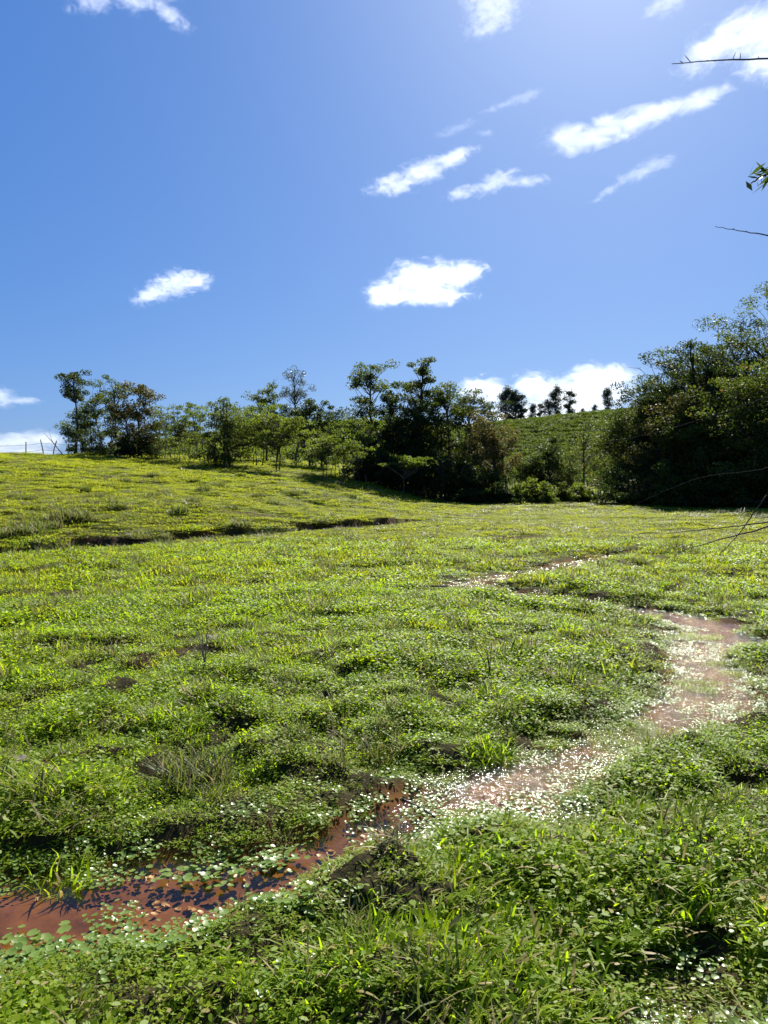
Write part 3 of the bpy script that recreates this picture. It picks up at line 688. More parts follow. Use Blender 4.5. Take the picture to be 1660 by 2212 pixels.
make_tree('bare_topped_tree', 1048, 60, 'thin-leaved tree with bare twiggy top against the white cloud', 8.3,
          [(-.02, 0, .84, .16, .14, .03), (.08, 0, .90, .10, .1, .02), (.0, 0, .6, .12, .12, .12), (0, 0, .35, .15, .15, .2)], 1, .11, nclump=60, clump=.26, per=48, leaf=.13, lm='leaf_dark', bm='bark_dark', seed=56, group=g4, bare=14, flat=.3)
gs = 'dark undergrowth shrubs of the big grove'
sh = None
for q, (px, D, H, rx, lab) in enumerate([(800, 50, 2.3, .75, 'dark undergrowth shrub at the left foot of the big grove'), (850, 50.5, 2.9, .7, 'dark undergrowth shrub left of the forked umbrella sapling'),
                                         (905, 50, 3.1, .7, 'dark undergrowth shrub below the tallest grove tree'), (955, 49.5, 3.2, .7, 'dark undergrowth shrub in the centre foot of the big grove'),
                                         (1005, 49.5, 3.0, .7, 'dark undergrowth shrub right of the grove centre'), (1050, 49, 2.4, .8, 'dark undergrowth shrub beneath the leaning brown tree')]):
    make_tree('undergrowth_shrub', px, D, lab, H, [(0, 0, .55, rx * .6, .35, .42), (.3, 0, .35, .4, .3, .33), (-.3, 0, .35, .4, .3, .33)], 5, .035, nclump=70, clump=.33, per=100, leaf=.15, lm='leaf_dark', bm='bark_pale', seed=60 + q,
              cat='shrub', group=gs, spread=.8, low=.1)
make_tree('umbrella_tree', 868, 46.2, 'small forked sapling with flat yellow-green crown in front of the dark grove', 2.5,
          [(.08, 0, .92, .40, .3, .07), (-.25, 0, .78, .3, .25, .06), (.3, 0, .80, .3, .25, .06)], 1, .045, nclump=36, clump=.26, per=60, leaf=.13, lm='leaf_light', seed=70, flat=.22, low=.45)
# --- low broad-leaved plants and bushes right of the grove
g5 = 'low bushes along the meadow edge'
for q, (px, D, H, rx, lm_, lab) in enumerate([(1020, 46.8, 1.0, 1.3, 'leaf_dark', 'low glossy bush at the meadow edge under the grove centre'), (1075, 46.3, 1.2, 1.2, 'leaf_dark', 'low glossy broad-leaved bush below the leaning brown tree'),
                                              (1150, 47, 1.75, .9, 'leaf_light', 'bright green rounded bush at the meadow edge right of the grove'), (1205, 48, 1.2, 1.2, 'leaf_mid', 'low dark bush right of the bright green rounded bush'),
                                              (1255, 50, 1.3, 1.1, 'leaf_light', 'yellow-green scrubby bush at the foot of the thin bare-stemmed tree')]):
    make_tree('bush', px, D, lab, H, [(0, 0, .5, rx * .55, .5, .4), (.45, 0, .38, .4, .4, .3), (-.45, 0, .38, .4, .4, .3)], 5, .025, nclump=60, clump=.20, per=70, leaf=.17, lm=lm_, seed=80 + q, cat='bush', group=g5, spread=.5, low=.1)
make_tree('round_tree', 1182, 62, 'dense blackish round tree below the terraced hill', 4.7,
          [(-.02, 0, .72, .26, .24, .24), (.2, 0, .48, .22, .2, .26), (-.2, 0, .42, .22, .2, .28), (0.05, 0, .2, .36, .28, .2)], 2, .12, nclump=110, clump=.36, per=120, leaf=.16, lm='leaf_dark', seed=90)
make_tree('thin_tree', 1262, 56, 'thin crooked tree with sparse leaves in front of the terraced hill', 5.2,
          [(.0, 0, .88, .14, .12, .10), (-.12, 0, .7, .12, .12, .08), (.14, 0, .62, .14, .12, .1)], 1, .07, nclump=34, clump=.28, per=36, leaf=.13, lm='leaf_mid', bm='bark_dark', seed=91, bare=6)
make_tree('scrub_tree', 1225, 60, 'loose green scrub tree between blackish round tree and thin tree', 3.9,
          [(0, 0, .7, .3, .25, .25), (.1, 0, .35, .34, .3, .3)], 3, .07, nclump=60, clump=.36, per=70, leaf=.15, lm='leaf_mid', seed=92)
make_tree('scrub_tree', 1300, 60, 'loose green scrub tree right of the thin crooked tree', 4.2,
          [(0, 0, .7, .3, .25, .25), (.1, 0, .35, .34, .3, .3)], 3, .07, nclump=64, clump=.36, per=75, leaf=.15, lm='leaf_mid', seed=93)
make_tree('scrub_tree', 1120, 62, 'loose green scrub tree behind the leaning brown tree', 4.0,
          [(0, 0, .7, .3, .25, .25), (.1, 0, .35, .34, .3, .3)], 3, .07, nclump=60, clump=.36, per=70, leaf=.15, lm='leaf_mid', seed=94)

# --- far eucalyptus on the skyline
g6 = 'eucalyptus trees on the far skyline'
fe = [(0, 0, .93, .06, .06, .06), (.05, 0, .84, .09, .08, .06), (-.06, 0, .76, .10, .09, .06), (.06, 0, .66, .12, .1, .07), (-.05, 0, .56, .13, .11, .07), (.03, 0, .45, .14, .12, .08), (0, 0, .30, .13, .12, .09)]
eu = make_tree('eucalyptus_tree', 1200, 150, 'tallest eucalyptus in the middle of the far skyline row', 7.6, fe, 1, .14, nclump=64, clump=.5, per=60, flat=.9, leaf=.32, asp=.35, lm='leaf_euc', bm='bark_dark', seed=100, group=g6)
eu2 = make_tree('eucalyptus_tree', 1228, 150, 'slim eucalyptus with stacked crown at the right of the far skyline row', 6.6,
                [(0, 0, .93, .06, .06, .05), (.05, 0, .84, .08, .08, .04), (-.05, 0, .74, .08, .08, .04), (.05, 0, .62, .09, .08, .05), (-.04, 0, .50, .09, .1, .05), (.04, 0, .36, .09, .1, .06)], 1, .13, nclump=50, clump=.42, per=55, leaf=.32, asp=.35, lm='leaf_euc', bm='bark_dark', seed=101, group=g6)
for q, (px, s0, lab, src) in enumerate([(1093, 1.1, 'eucalyptus rising just right of the bare twiggy grove top', eu), (1110, 1.0, 'second eucalyptus right of the bare twiggy grove top', eu), (1127, 1.05, 'third eucalyptus right of the bare twiggy grove top', eu2),
                                        (1150, .62, 'small eucalyptus at the left start of the far skyline row', eu), (1166, .72, 'eucalyptus second in the far skyline row', eu2), (1183, .7, 'eucalyptus just left of the tallest skyline one', eu),
                                        (1258, .35, 'little round tree on the far hill crest', eu), (1283, .4, 'little tree near the forest edge on the far hill crest', eu), (1310, .8, 'eucalyptus peeping out by the dark forest edge', eu)]):
    copy_tree(src, px, 150, lab, (s0 * 1.05, s0 * 1.05, s0), q * 1.7, g6)

# --- dark wood on the right
g7 = 'trees of the dark wood'
wb = [(0, 0, .80, .24, .22, .17), (.16, 0, .62, .22, .2, .2), (-.18, 0, .58, .22, .2, .2), (.05, -.1, .38, .28, .24, .2), (-.1, -.08, .2, .3, .26, .16)]
W = []
for q, (px, D, H, lm_, lab) in enumerate([
        (1385, 50, 6.6, 'leaf_mid', 'lowest tree at the left edge of the dark wood'),
        (1432, 49, 8.6, 'leaf_dark', 'full-crowned tree second from the left in the dark wood'),
        (1480, 45, 6.6, 'leaf_brown', 'brownish low-branched tree in the front of the dark wood'),
        (1500, 50, 10.3, 'leaf_mid', 'tall tree below the spreading bare limb of the dark wood'),
        (1570, 48, 11.0, 'leaf_dark', 'tall dense dark tree near the right end of the wood'),
        (1560, 43, 7.4, 'leaf_mid', 'lower leafy tree in front of the tall dense dark one'),
        (1660, 46, 12.8, 'leaf_mid', 'highest tree of the dark wood at the picture edge'),
        (1618, 47.5, 11.6, 'leaf_dark', 'tall dark tree just left of the highest one in the wood'),
        (1680, 40, 7.6, 'leaf_mid', 'leafy lower tree at the picture edge of the dark wood')]):
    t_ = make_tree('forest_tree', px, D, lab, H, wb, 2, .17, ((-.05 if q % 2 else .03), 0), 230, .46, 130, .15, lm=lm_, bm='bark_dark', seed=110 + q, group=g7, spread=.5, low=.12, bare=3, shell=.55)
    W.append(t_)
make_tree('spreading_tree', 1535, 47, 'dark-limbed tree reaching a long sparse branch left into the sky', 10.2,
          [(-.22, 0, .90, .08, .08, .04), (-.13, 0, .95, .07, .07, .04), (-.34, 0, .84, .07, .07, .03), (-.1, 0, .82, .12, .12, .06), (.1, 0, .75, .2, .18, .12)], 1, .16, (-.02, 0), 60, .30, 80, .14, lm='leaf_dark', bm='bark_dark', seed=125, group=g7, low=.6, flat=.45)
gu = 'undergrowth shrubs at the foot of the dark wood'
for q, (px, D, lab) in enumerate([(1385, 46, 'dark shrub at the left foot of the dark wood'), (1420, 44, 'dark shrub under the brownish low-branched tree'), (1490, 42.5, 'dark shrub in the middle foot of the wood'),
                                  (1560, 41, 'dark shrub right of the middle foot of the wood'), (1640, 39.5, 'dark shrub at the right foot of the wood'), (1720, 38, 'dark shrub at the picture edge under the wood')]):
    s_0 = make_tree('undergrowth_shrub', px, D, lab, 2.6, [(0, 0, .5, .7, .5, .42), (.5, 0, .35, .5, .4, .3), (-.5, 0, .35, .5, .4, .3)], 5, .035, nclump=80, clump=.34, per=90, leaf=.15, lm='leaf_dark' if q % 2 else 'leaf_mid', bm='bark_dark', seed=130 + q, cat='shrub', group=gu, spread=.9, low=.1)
# --- scrub and tea rows on the far hills (reads as one mass)
tm = []
for k in range(4):
    V, Q = leaves_at(np.random.default_rng(k).normal(0, .25, (9, 3)) * np.array([1, 1, .5]) + np.array([0, 0, .35]), .24, 16, .22, .6, .8, rng, .6); tm.append(build_mesh('tea_bush', V, [Q], M['tea'], False))
for k in range(2):
    V, Q = leaves_at(np.random.default_rng(9 + k).normal(0, .4, (12, 3)) * np.array([1, 1, .8]) + np.array([0, 0, .8]), .3, 22, .26, .55, .6, rng, .8); tm.append(build_mesh('scrub_bush', V, [Q], M['leaf_light'], False))
tea_col = proto_collection('far_hill', tm)
n = 42000
x = rng.uniform(-50, 75, n); y = rng.uniform(78, 165, n)
z = terrain(x, y, False)
row = (z * 1.5 + .25 * fbm(x, y, .05, 2, 81)) % 1.0
onrow = row < .55
scr = fbm(x, y, .06, 3, 83)
keep = (np.abs(np.arctan2(x, y)) < math.radians(34)) & (z > 2.0) & (onrow | (rng.random(n) < .12))
idx = rng.integers(0, 4, n); idx = np.where((x < 8) & (rng.random(n) < .22 + .3 * (scr > .1)), rng.integers(4, 6, n), idx)
x, y, z, idx = x[keep], y[keep], z[keep], idx[keep]; n = len(x)
s_ = rng.uniform(.7, 1.25, n)
scatter('hillside_tea_bushes', np.stack([x, y, z - .1], -1), np.stack([0 * x, 0 * x, rng.random(n) * 6.28], -1), np.stack([s_, s_, s_ * .9], -1), idx, tea_col, 'rows of low green bushes terraced across the far hill')
print('tea', n)

# ------------------------------------------------------------------ rough tussocks and weeds one can pick out
def tussock(name, px, py, label, h, rad, n, mat, cat='tussock', group=None, seed=0, D=None, segs=4, wd=(.005, .010), tilt=(0, 48), curl=1.0):
    g = np.random.default_rng(500 + seed)
    if D is None: x, y = px2plane(px, py)
    else: x, y = px_at(px, D), D
    V, Q = blades(n, rad, h * .5, h * 1.1, wd[0], wd[1], tilt, g, segs, curl)
    o = obj(name, build_mesh(name, V, [Q], M[mat]), None, (x, y, tz(x, y) - .01))
    return tag(o, label, cat, group)
tussock('grass_tussock', 415, 1700, 'tall dark grass tussock with dry blades left of the stream', .24, .20, 360, 'grass_dark', seed=1)
tussock('grass_tussock', 1050, 1625, 'bright green grass tuft overhanging the stream bank', .20, .17, 260, 'grass', seed=2, wd=(.006, .010), tilt=(10, 65))
tussock('grass_tussock', 130, 1880, 'broad-bladed grass tuft on the bank by the left picture edge', .16, .14, 120, 'grass', seed=3, wd=(.008, .014))
tussock('grass_tussock', 880, 2010, 'dark-based grass tuft in front of the stream, centre foreground', .12, .18, 220, 'grass', seed=4)
tussock('grass_tussock', 1480, 1640, 'dark green grass clump on the island in the glittering reach', .10, .22, 260, 'grass_dark', seed=5)
tussock('grass_tussock', 1480, 1990, 'long-bladed grass tuft in the lower right foreground', .13, .15, 160, 'grass', seed=6, wd=(.007, .012))
tussock('grass_tussock', 1050, 2120, 'yellow-green long grass tuft at the bottom of the picture', .12, .18, 200, 'grass', seed=7)
for q, (px, D, lab) in enumerate([(20, 18.3, 'rough tussock on the gully edge at the left picture edge'), (60, 18.6, 'rounded rough tussock second from the left along the gully'), (100, 19.5, 'rough tussock right below the dry grass of the gully'),
                                  (135, 20.3, 'tall brownish dry tussock on the gully bank'), (165, 20.6, 'brownish tussock right of the tall dry one on the gully bank')]):
    tussock('gully_tussock', px, 0, lab, .42 if q > 2 else .3, .42, 420, 'grass_dark', seed=20 + q, D=D, wd=(.012, .022), group='tussocks along the gully')
lab_l = ['first', 'second', 'third', 'fourth', 'fifth', 'sixth', 'seventh', 'eighth', 'ninth']
for q, px in enumerate([225, 300, 352, 410, 470, 520, 610, 690, 760]):
    Ds = np.linspace(15, 36, 900); xs = px_at(px, Ds); swv = gully(xs, Ds)[2]; D = float(Ds[np.argmin(np.abs(swv - (.30 if q % 2 else -.35)))])
    tussock('ledge_tussock', px, 0, 'small rough tussock on the eroded earth ledge, %s from the left' % lab_l[q], .22 + .08 * (q % 3), .30, 240, 'grass_dark' if q % 3 else 'grass', seed=120 + q, D=D, wd=(.010, .018), group='tussocks on the eroded ledge', tilt=(5, 70))
cl = [(475, 1048), (100, 1030), (180, 1062), (270, 1040), (330, 1075), (420, 1090), (540, 1052), (560, 1075), (385, 1110), (250, 1100), (150, 1110), (590, 1088), (640, 1070), (690, 1085), (330, 1030), (600, 1030),
      (500, 1100), (60, 1080), (720, 1062), (440, 1062), (220, 1075), (660, 1110), (790, 1090), (760, 1075), (520, 1030)]
for q, (px, py) in enumerate(cl):
    # walk along the column until the ground shows at that row
    Ds = np.linspace(18, 60, 800); xs = px_at(px, Ds); zz = terrain(xs, Ds, False); rows = HY - (zz - CAM_H) / Ds * F
    ok = np.where(rows < py)[0]; D = float(Ds[ok[0]]) if len(ok) else 45
    tussock('dark_tussock', px, 0, 'small dark tussock dotted on the hillside pasture', .22 + .12 * random.random(), .28, 160, 'grass_dark', seed=40 + q, D=D, wd=(.015, .03), group='dark tussocks on the hillside', segs=2)
for q, (px, py) in enumerate([(735, 1208), (690, 1225), (755, 1190), (1290, 1275), (250, 1222), (120, 1228), (1350, 1195), (1385, 1225), (340, 1215)]):
    tussock('meadow_tussock', px, py, ['dark tussock pair member in the meadow below the gully, upper', 'dark spiky tussock in the meadow below the gully', 'little tussock above the spiky meadow tussocks', 'thin weedy tussock beside the upper brook',
                                       'low tussock in the meadow below the brown gully tussock', 'low tussock in the meadow near the left picture edge', 'dark tussock at the end of the upper brook', 'tussock right of the upper brook', 'low tussock right of the one under the brown gully tussock'][q],
            .18, .16, 160, 'grass_dark', seed=80 + q, wd=(.008, .014), segs=3)
# dry seed-head weed in the near meadow
def weed(px, py, label, h, seed, heads=5, mat='wood'):
    g = np.random.default_rng(seed); x, y = px2plane(px, py)
    root = tag(empty('dry_weed', (x, y, tz(x, y) - .01)), label, 'weed')
    for k in range(heads):
        a = g.normal(0, .22, 2) * h; tip = np.array([a[0], a[1], h * g.uniform(.7, 1.05)])
        p = bez(np.zeros(3), np.array([a[0] * .2, a[1] * .2, h * .5]), tip, 6)
        obj('stem', build_mesh('stem', *[(lambda t: (t[0], [t[1]]))(tube(p, np.linspace(.004, .002, 6), 4))][0], M[mat]), root)
    return root
weed(440, 1462, 'dry upright weed stalks above the dark hollow, mid meadow', .42, 1)
weed(1060, 1470, 'thin dark leafless weed right of the meadow centre', .30, 2, 4, 'bark_dark')
# dung / clod
def clod(name, px, py, label, r, mat, seed):
    import bmesh
    g = np.random.default_rng(seed); x, y = px2plane(px, py)
    bm = bmesh.new(); bmesh.ops.create_icosphere(bm, subdivisions=3, radius=r)
    for v in bm.verts:
        k = 1 + .28 * math.sin(v.co.x * 9 / r * .5 + seed) * math.cos(v.co.y * 7 / r * .5) + g.normal(0, .05)
        v.co *= k; v.co.z *= .5
    me = bpy.data.meshes.new(name); bm.to_mesh(me); bm.free(); me.materials.append(M[mat])
    return tag(obj(name, me, None, (x, y, tz(x, y) + r * .15)), label, 'clod')
clod('earth_clod', 452, 1388, 'dark earthy clod lying on the grass, mid meadow', .09, 'bark', 3)
clod('earth_clod', 30, 1655, 'brown clod of earth at the left picture edge', .06, 'bark', 4)
# fallen stick
def stick(px, py, length, ang, label, r, seed):
    g = np.random.default_rng(seed); x, y = px2plane(px, py); z = tz(x, y)
    t = np.linspace(-.5, .5, 8)[:, None] * length; p = t * np.array([math.cos(ang), math.sin(ang), 0]); p = wiggle(p, .008, g)
    V, Q = tube(p, np.linspace(r, r * .6, 8), 5)
    return tag(obj('fallen_stick', build_mesh('fallen_stick', V, [Q], M['bark_dark']), None, (x, y, z + .05)), label, 'stick')
stick(905, 1737 - 463, .9, .12, 'dark fallen stick lying in the meadow left of the upper brook', .018, 1)
stick(910, 1735, .35, 2.2, 'short dark twig on the bank by the stream bend', .008, 2)

# ------------------------------------------------------------------ fence on the crest
root = None
fpts = [(-8, 49.0), (58, 50.5), (97, 52), (116, 53), (150, 55)]
tops_ = []
for q, (px, D) in enumerate(fpts):
    x = px_at(px, D); z = tz(x, D); g = np.random.default_rng(q)
    ln = [(.0, 1.0), (.02, 1.05), (-.22, 1.15), (.28, 1.0), (.05, 1.0)][q]
    p = np.array([[0, 0, -.25], [ln[0] * .3, 0, .4], [ln[0], 0, ln[1]]])
    V, Q = tube(p, [.04, .036, .032], 6)
    cap = np.array([[12, 13, 14, 15, 16, 17]])
    o = obj('fence_post', build_mesh('fence_post', V, [Q, cap], M['wood']), None, (x, D, z))
    tag(o, ['upright fence post at the left picture edge', 'thin upright fence post on the hill skyline, left of the leaning pair', 'left-leaning fence post on the hill skyline', 'right-leaning fence post beside the hilltop trees', 'fence post half hidden in the hilltop trees'][q], 'fence post', 'leaning fence posts on the hill crest')
    tops_.append(np.array([x, D, z]) + p[-1] * np.array([.8, 1, .8]))
for lvl in (1.0, .55):
    parts = []
    for a, b in zip(tops_[:-1], tops_[1:]):
        a2, b2 = a.copy(), b.copy(); a2[2] -= (1 - lvl); b2[2] -= (1 - lvl)
        parts.append(tube(bez(a2, (a2 + b2) / 2 - np.array([0, 0, .06]), b2, 6), np.full(6, .012), 3))
    V, Fs = join(parts)
    tag(obj('fence_wire', build_mesh('fence_wire', V, Fs, M['bark_dark'])), 'upper sagging wire strung between the crest fence posts' if lvl > .9 else 'lower sagging wire strung between the crest fence posts', 'wire')
# dead leaning branch by the fence
x = px_at(128, 51); V, Fs = join([tube(wiggle(bez(np.array([0.4, 0, 0]), np.array([-.2, 0, .9]), np.array([-.95, 0, 1.6]), 7), .03, np.random.default_rng(2)), np.linspace(.04, .012, 7), 5),
                                  tube(bez(np.array([-.3, 0, .9]), np.array([-.6, 0, 1.3]), np.array([-.55, 0, 1.9]), 4), [.018, .014, .01, .006], 4)])
tag(obj('dead_branch', build_mesh('dead_branch', V, Fs, M['wood']), None, (x, 51, tz(x, 51))), 'pale dead branch leaning left out of the hilltop trees', 'branch')

# ------------------------------------------------------------------ bare tree beside the photographer, its twigs reach in from the right
bt = tag(empty('bare_tree', (4.6, 4.2, tz(4.6, 4.2) - .1)), 'bare thin-twigged tree reaching in from beyond the right picture edge', 'tree')
ORI = np.array(bt.location)
def at(px, py, D): return np.array([px_at(px, D), D, CAM_H + (HY - py) / F * D]) - ORI
trunk_p = wiggle(bez(np.zeros(3), np.array([.1, .1, 2.6]), np.array([-.1, .3, 5.2]), 14), .03, np.random.default_rng(6))
V, Q = tube(trunk_p, np.linspace(.11, .03, 14), 8); obj('trunk', build_mesh('trunk', V, [Q], M['bark']), bt)
gB = np.random.default_rng(77)
def limb(j, pts, r0, r1, mat='bark', knots=0):
    pts = [trunk_p[j]] + pts; P_ = np.array(pts); t = np.linspace(0, len(P_) - 1, 26); k = np.minimum(t.astype(int), len(P_) - 2); u = (t - k)[:, None]
    pm_ = P_[np.maximum(k - 1, 0)]; p0 = P_[k]; p1 = P_[k + 1]; p2 = P_[np.minimum(k + 2, len(P_) - 1)]
    path = .5 * (2 * p0 + (p1 - pm_) * u + (2 * pm_ - 5 * p0 + 4 * p1 - p2) * u ** 2 + (3 * p0 - pm_ - 3 * p1 + p2) * u ** 3)
    path = path + gB.normal(0, .0015, path.shape)
    parts = [tube(path, np.linspace(r0, r1, 26), 6)]
    for q in range(knots):
        a = path[12 + int(13 * q / knots)]; e = a + np.array([gB.normal(0, .02), 0, gB.uniform(-.01, .05)])
        parts.append(tube(bez(a, (a + e) / 2, e, 3), [r1 * 1.2, r1 * 1.4, r1 * .4], 5))
    V, Fs = join(parts)
    return obj('branch', build_mesh('branch', V, Fs, M[mat]), bt), path
limb(11, [at(1900, 120, 4.6), at(1660, 143, 4.8), at(1540, 148, 4.9), at(1440, 156, 5.0)], .009, .002, knots=9)
limb(9, [at(1900, 560, 4.6), at(1660, 517, 4.8), at(1600, 507, 4.9), at(1537, 496, 5.0)], .007, .0015, knots=4)
lb, pth = limb(10, [at(1850, 380, 4.6), at(1720, 372, 4.8), at(1650, 385, 4.9), at(1612, 405, 5.0)], .016, .004)
V, Q = leaves_at(np.array([at(1655, 388, 4.9), at(1635, 398, 4.95), at(1680, 375, 4.85), at(1720, 372, 4.8)]), .06, 16, .12, .2, -.2, gB, .7)
obj('leaf_spray', build_mesh('leaf_spray', V, [Q], M['leaf_dark'], False), bt)
limb(4, [at(1850, 1075, 4.6), at(1660, 1138, 4.8), at(1560, 1165, 4.9), at(1462, 1194, 5.0)], .009, .002)
limb(4, [at(1850, 1100, 4.4), at(1660, 1128, 4.7), at(1560, 1140, 4.8), at(1440, 1152, 4.9)], .008, .002)
limb(5, [at(1800, 900, 4.5), at(1660, 1065, 4.7), at(1600, 1150, 4.8), at(1555, 1200, 4.85)], .006, .002)
limb(6, [at(1850, 760, 4.6), at(1660, 855, 4.9), at(1450, 925, 5.2), at(1300, 960, 5.4)], .003, .001)
limb(6, [at(1850, 720, 4.6), at(1660, 768, 4.9), at(1560, 775, 5.0)], .003, .001)
limb(5, [at(1850, 930, 4.6), at(1660, 1010, 4.9), at(1500, 1035, 5.1), at(1330, 1110, 5.3)], .003, .001)

# ------------------------------------------------------------------ pennywort patches close enough to tell the leaves apart
lm_me = []
for k in range(5):
    V, T = discs(1, 0, .030, .036, 0, 0, .02, np.random.default_rng(k), 12, .10); lm_me.append(build_mesh('leaf', V, [T], M['penny']))
def patch(px, py, rx, ry, n, label, seed, smin=.7, smax=1.25, float_=True):
    g = np.random.default_rng(seed); x0, y0 = px2plane(px, py)
    root = tag(empty('pennywort_patch', (x0, y0, water_z(y0))), label, 'pennywort', 'pennywort patches in the near stream')
    for k in range(n):
        q = g.normal(0, .5, 2); x = x0 + q[0] * rx; y = y0 + q[1] * ry
        z = max(tz(x, y) + .02 + .03 * g.random(), water_z(y) + .006 + .02 * g.random())
        o = bpy.data.objects.new('leaf', lm_me[g.integers(0, 5)]); link(o, root)
        o.location = (x - x0, y - y0, z - water_z(y0)); s = g.uniform(smin, smax); o.scale = (s, s, s)
        o.rotation_euler = (g.normal(0, .14), g.normal(0, .14), g.random() * 6.28)
patch(60, 2050, .17, .14, 60, 'large-leaved pennywort patch at the lower left picture edge', 1, .9, 1.5)
patch(430, 1885, .20, .09, 55, 'pennywort patch floating in the still brown reach', 2)
patch(580, 1850, .10, .09, 45, 'pennywort patch spilling from the far bank at the stream narrows', 3)
patch(620, 1985, .20, .10, 55, 'pale pennywort patch on the near bank below the stream narrows', 4)
patch(330, 2040, .18, .08, 45, 'pennywort patch on the near bank beneath the still brown reach', 5)
patch(960, 1800, .16, .06, 40, 'glittering pennywort patch on the near bank at the stream bend', 6)

# ------------------------------------------------------------------ clouds
DK = 0.15
def cloud(label, px, py, D, blobs, seed, dens=.02, nscale=4.2, rough=.74, thr=.0, amp=.9, stretch=(.75, .5, 1.35), g_=.47):
    """blobs: (dx, dy, rx, ry) in photograph pixels round (px, py); turned into metres at distance D"""
    k = D / F
    X0 = px_at(px, D); Z0 = CAM_H + (HY - py) / F * D
    bl = [(b[0] * k, -b[1] * k, b[2] * k, b[3] * k, (b[4] if len(b) > 4 else 0)) for b in blobs]
    # lumpy closed hull round the blobs
    import bmesh
    bm = bmesh.new()
    x0 = min(b[0] - b[2] * 1.45 for b in bl); x1 = max(b[0] + b[2] * 1.45 for b in bl)
    z0 = min(b[1] - b[3] * 1.6 for b in bl); z1 = max(b[1] + b[3] * 1.6 for b in bl)
    T = max(b[3] for b in bl) * .7
    pts = []
    g = np.random.default_rng(seed)
    for b in bl:
        dv = g.normal(size=(60, 3)); dv /= np.linalg.norm(dv, axis=1)[:, None]
        for d in dv:
            ex, ez = d[0] * b[2] * 1.5, d[2] * b[3] * 1.65
            ca, sa = math.cos(b[4]), math.sin(b[4])
            pts.append((b[0] + ex * ca - ez * sa, d[1] * T, b[1] + ex * sa + ez * ca))
    for p in pts: bm.verts.new(p)
    bmesh.ops.convex_hull(bm, input=bm.verts)
    bmesh.ops.delete(bm, geom=[v for v in bm.verts if not v.link_faces], context='VERTS')
    me = bpy.data.meshes.new('cloud'); bm.to_mesh(me); bm.free()
    m, ns, ls = new_mat('cloud_vapour'); tc = N(ns, 'ShaderNodeTexCoord')
    big = max(x1 - x0, z1 - z0)
    cur = None
    for b in bl:
        mp = N(ns, 'ShaderNodeMapping', vector_type='TEXTURE'); mp.inputs['Location'].default_value = (b[0], 0, b[1]); mp.inputs['Rotation'].default_value = (0, -b[4], 0)
        mp.inputs['Scale'].default_value = (b[2], T, b[3]); ls.new(tc.outputs['Object'], mp.inputs[0])
        ln = N(ns, 'ShaderNodeVectorMath', operation='LENGTH'); ls.new(mp.outputs[0], ln.inputs[0])
        if cur is None: cur = ln.outputs['Value']
        else:
            mn = N(ns, 'ShaderNodeMath', operation='SMOOTH_MIN'); ls.new(cur, mn.inputs[0]); ls.new(ln.outputs['Value'], mn.inputs[1]); mn.inputs[2].default_value = .5; cur = mn.outputs[0]
    mp = N(ns, 'ShaderNodeMapping'); mp.inputs['Scale'].default_value = tuple(nscale / (big * .5) * q for q in stretch); mp.inputs['Location'].default_value = (seed * 7.1, seed * 3.3, 0); mp.inputs['Rotation'].default_value = (0, .45, 0)
    ls.new(tc.outputs['Object'], mp.inputs[0])
    nz = N(ns, 'ShaderNodeTexNoise', i_Scale=1.35, i_Detail=8.0, i_Roughness=rough, i_Distortion=.6); ls.new(mp.outputs[0], nz.inputs['Vector'])
    # density = clamp(1 - length + amp*(noise-.5))
    a1 = N(ns, 'ShaderNodeMath', operation='MULTIPLY_ADD'); ls.new(nz.outputs['Fac'], a1.inputs[0]); amp *= 1.35; a1.inputs[1].default_value = amp * 2; a1.inputs[2].default_value = 1.12 - amp - thr
    sb = N(ns, 'ShaderNodeMath', operation='SUBTRACT'); ls.new(a1.outputs[0], sb.inputs[0]); ls.new(cur, sb.inputs[1])
    mr = N(ns, 'ShaderNodeMapRange', interpolation_type='SMOOTHSTEP'); ls.new(sb.outputs[0], mr.inputs[0]); mr.inputs[1].default_value = 0.0; mr.inputs[2].default_value = 1.0
    mr.inputs[3].default_value = 0; mr.inputs[4].default_value = DK * dens / (T / 100.0)
    pv = N(ns, 'ShaderNodeVolumePrincipled'); pv.inputs['Color'].default_value = (.93, .94, .96, 1); pv.inputs['Anisotropy'].default_value = g_
    ls.new(mr.outputs[0], pv.inputs['Density'])
    o = N(ns, 'ShaderNodeOutputMaterial'); ls.new(pv.outputs[0], o.inputs['Volume'])
    me.materials.append(m)
    return tag(obj('cloud', me, None, (X0, D, Z0)), label, 'cloud', 'clouds in the blue sky')
cloud('rounded white cloud with flat base in the middle of the sky', 915, 618, 3000, [(0, -8, 85, 44), (-78, 22, 52, 28), (75, -18, 58, 28, .2), (10, 26, 95, 20)], 1, .05, amp=1.05, nscale=5)
cloud('small white cloud low in the left half of the sky', 372, 622, 3000, [(10, -5, 66, 30, .25), (-40, 18, 46, 20, .35), (55, -10, 34, 22)], 2, .028, amp=1.1, nscale=5)
cloud('long slanting white cloud streak in the upper right sky', 1330, 285, 2600, [(-100, 28, 62, 36), (-30, 12, 90, 34, .3), (60, -20, 100, 26, .33), (170, -55, 80, 22, .4)], 3, .022, amp=1.0, nscale=6, g_=.3)
cloud('white cloud puff with torn tail left of the long streak', 905, 385, 2700, [(-55, 22, 58, 24, .2), (10, -5, 70, 26, .35), (70, -32, 58, 18, .35)], 4, .02, amp=1.15, nscale=5.5, g_=.35)
cloud('thin curled cloud wisp below the long streak', 1065, 403, 2700, [(-65, 22, 50, 15, .25), (0, 0, 58, 22, .5), (65, -2, 62, 12, .1)], 5, .012, amp=1.2, nscale=5.5, g_=.35)
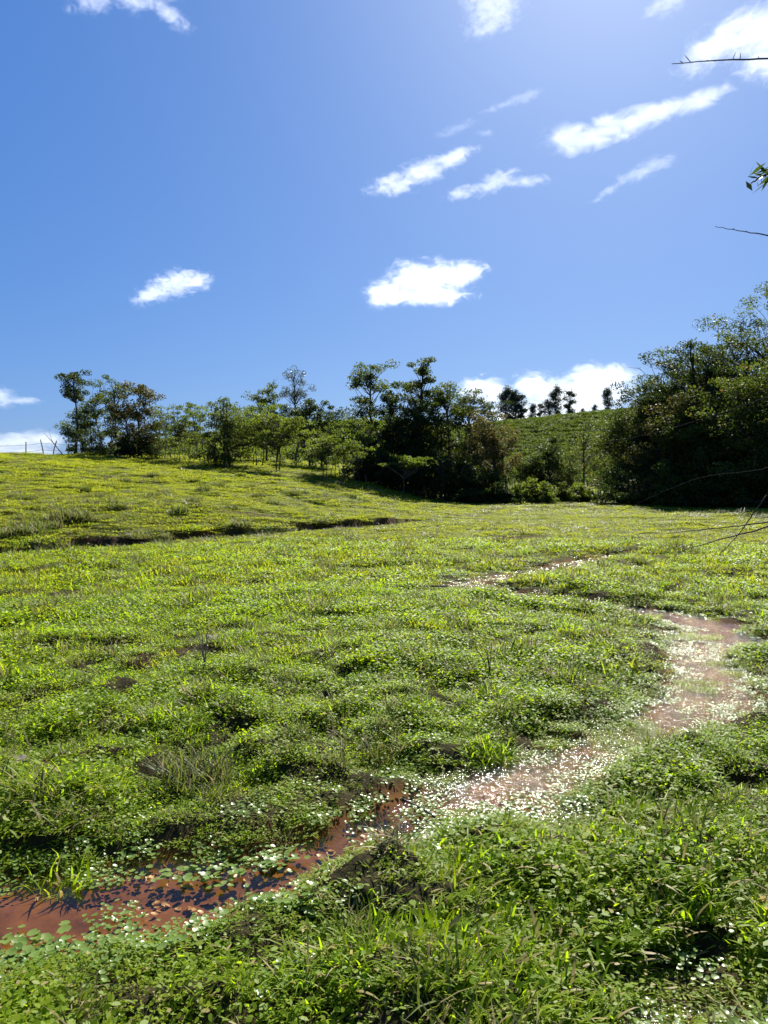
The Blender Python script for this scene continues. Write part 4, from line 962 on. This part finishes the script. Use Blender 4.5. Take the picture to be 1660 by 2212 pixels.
cloud('faint slanting cloud wisp right of the curled wisp', 1362, 390, 2700, [(-40, 22, 60, 9, .6), (15, -8, 60, 17, .4), (50, -25, 50, 17, .2)], 6, 0.006, amp=1.25, nscale=5.5, g_=0.35)
cloud('large feathery cloud at the upper right picture corner', 1600, 100, 2400, [(20, -10, 115, 58, .35), (-70, 20, 85, 34, .6), (110, 0, 90, 62, .2), (50, 50, 75, 38)], 7, 0.034, amp=1.25, nscale=6.5, g_=0.25)
cloud('ragged wispy cloud at the top edge right of the centre', 1065, 35, 2400, [(0, 0, 66, 46, .6), (-30, -25, 50, 30), (45, -40, 50, 18, .5), (-10, 40, 55, 18, .3)], 8, 0.016, amp=1.5, nscale=7, g_=0.25)
cloud('thin feathery cloud at the upper left edge of the sky', 290, 22, 2400, [(-70, -8, 60, 32, .3), (20, -10, 70, 32, -.1), (85, 30, 55, 18, -.6)], 9, 0.012, amp=1.5, nscale=6.5, g_=0.45)
cloud('broad bright cumulus behind the far skyline trees', 1245, 850, 3600, [(0, 10, 140, 50), (-95, -18, 42, 32), (55, -28, 80, 36), (-110, 55, 130, 34), (-200, -5, 56, 34), (40, 50, 90, 30)], 10, 0.05, amp=0.95, nscale=6.5)
cloud('low white cloud bank behind the fence at the left', 40, 955, 3800, [(0, 0, 85, 26, .15), (-60, 12, 70, 30), (60, -5, 50, 20), (20, 22, 80, 18)], 11, .03, amp=.65)
cloud('small white puff at the left picture edge above the low bank', 5, 860, 3600, [(0, 0, 38, 24), (45, 6, 46, 9)], 12, .022, amp=.8)
cloud('tiny faint wisp above the white puff and curled wisp', 1130, 225, 2600, [(0, 0, 46, 13, .35), (-50, 18, 50, 8, .3)], 13, 0.004, amp=1.2, nscale=5, g_=0.35)
cloud('scattered faint wisp left of the tiny one', 985, 290, 2600, [(0, 0, 60, 12, .4), (60, 10, 24, 9)], 14, 0.003, amp=1.2, nscale=5, g_=0.35)
cloud('pale veil of cloud at the top edge by the sun', 1440, 18, 2400, [(0, 0, 48, 30, .7), (-35, 20, 34, 15, .6)], 15, 0.009, amp=1.3, nscale=5, g_=0.25)
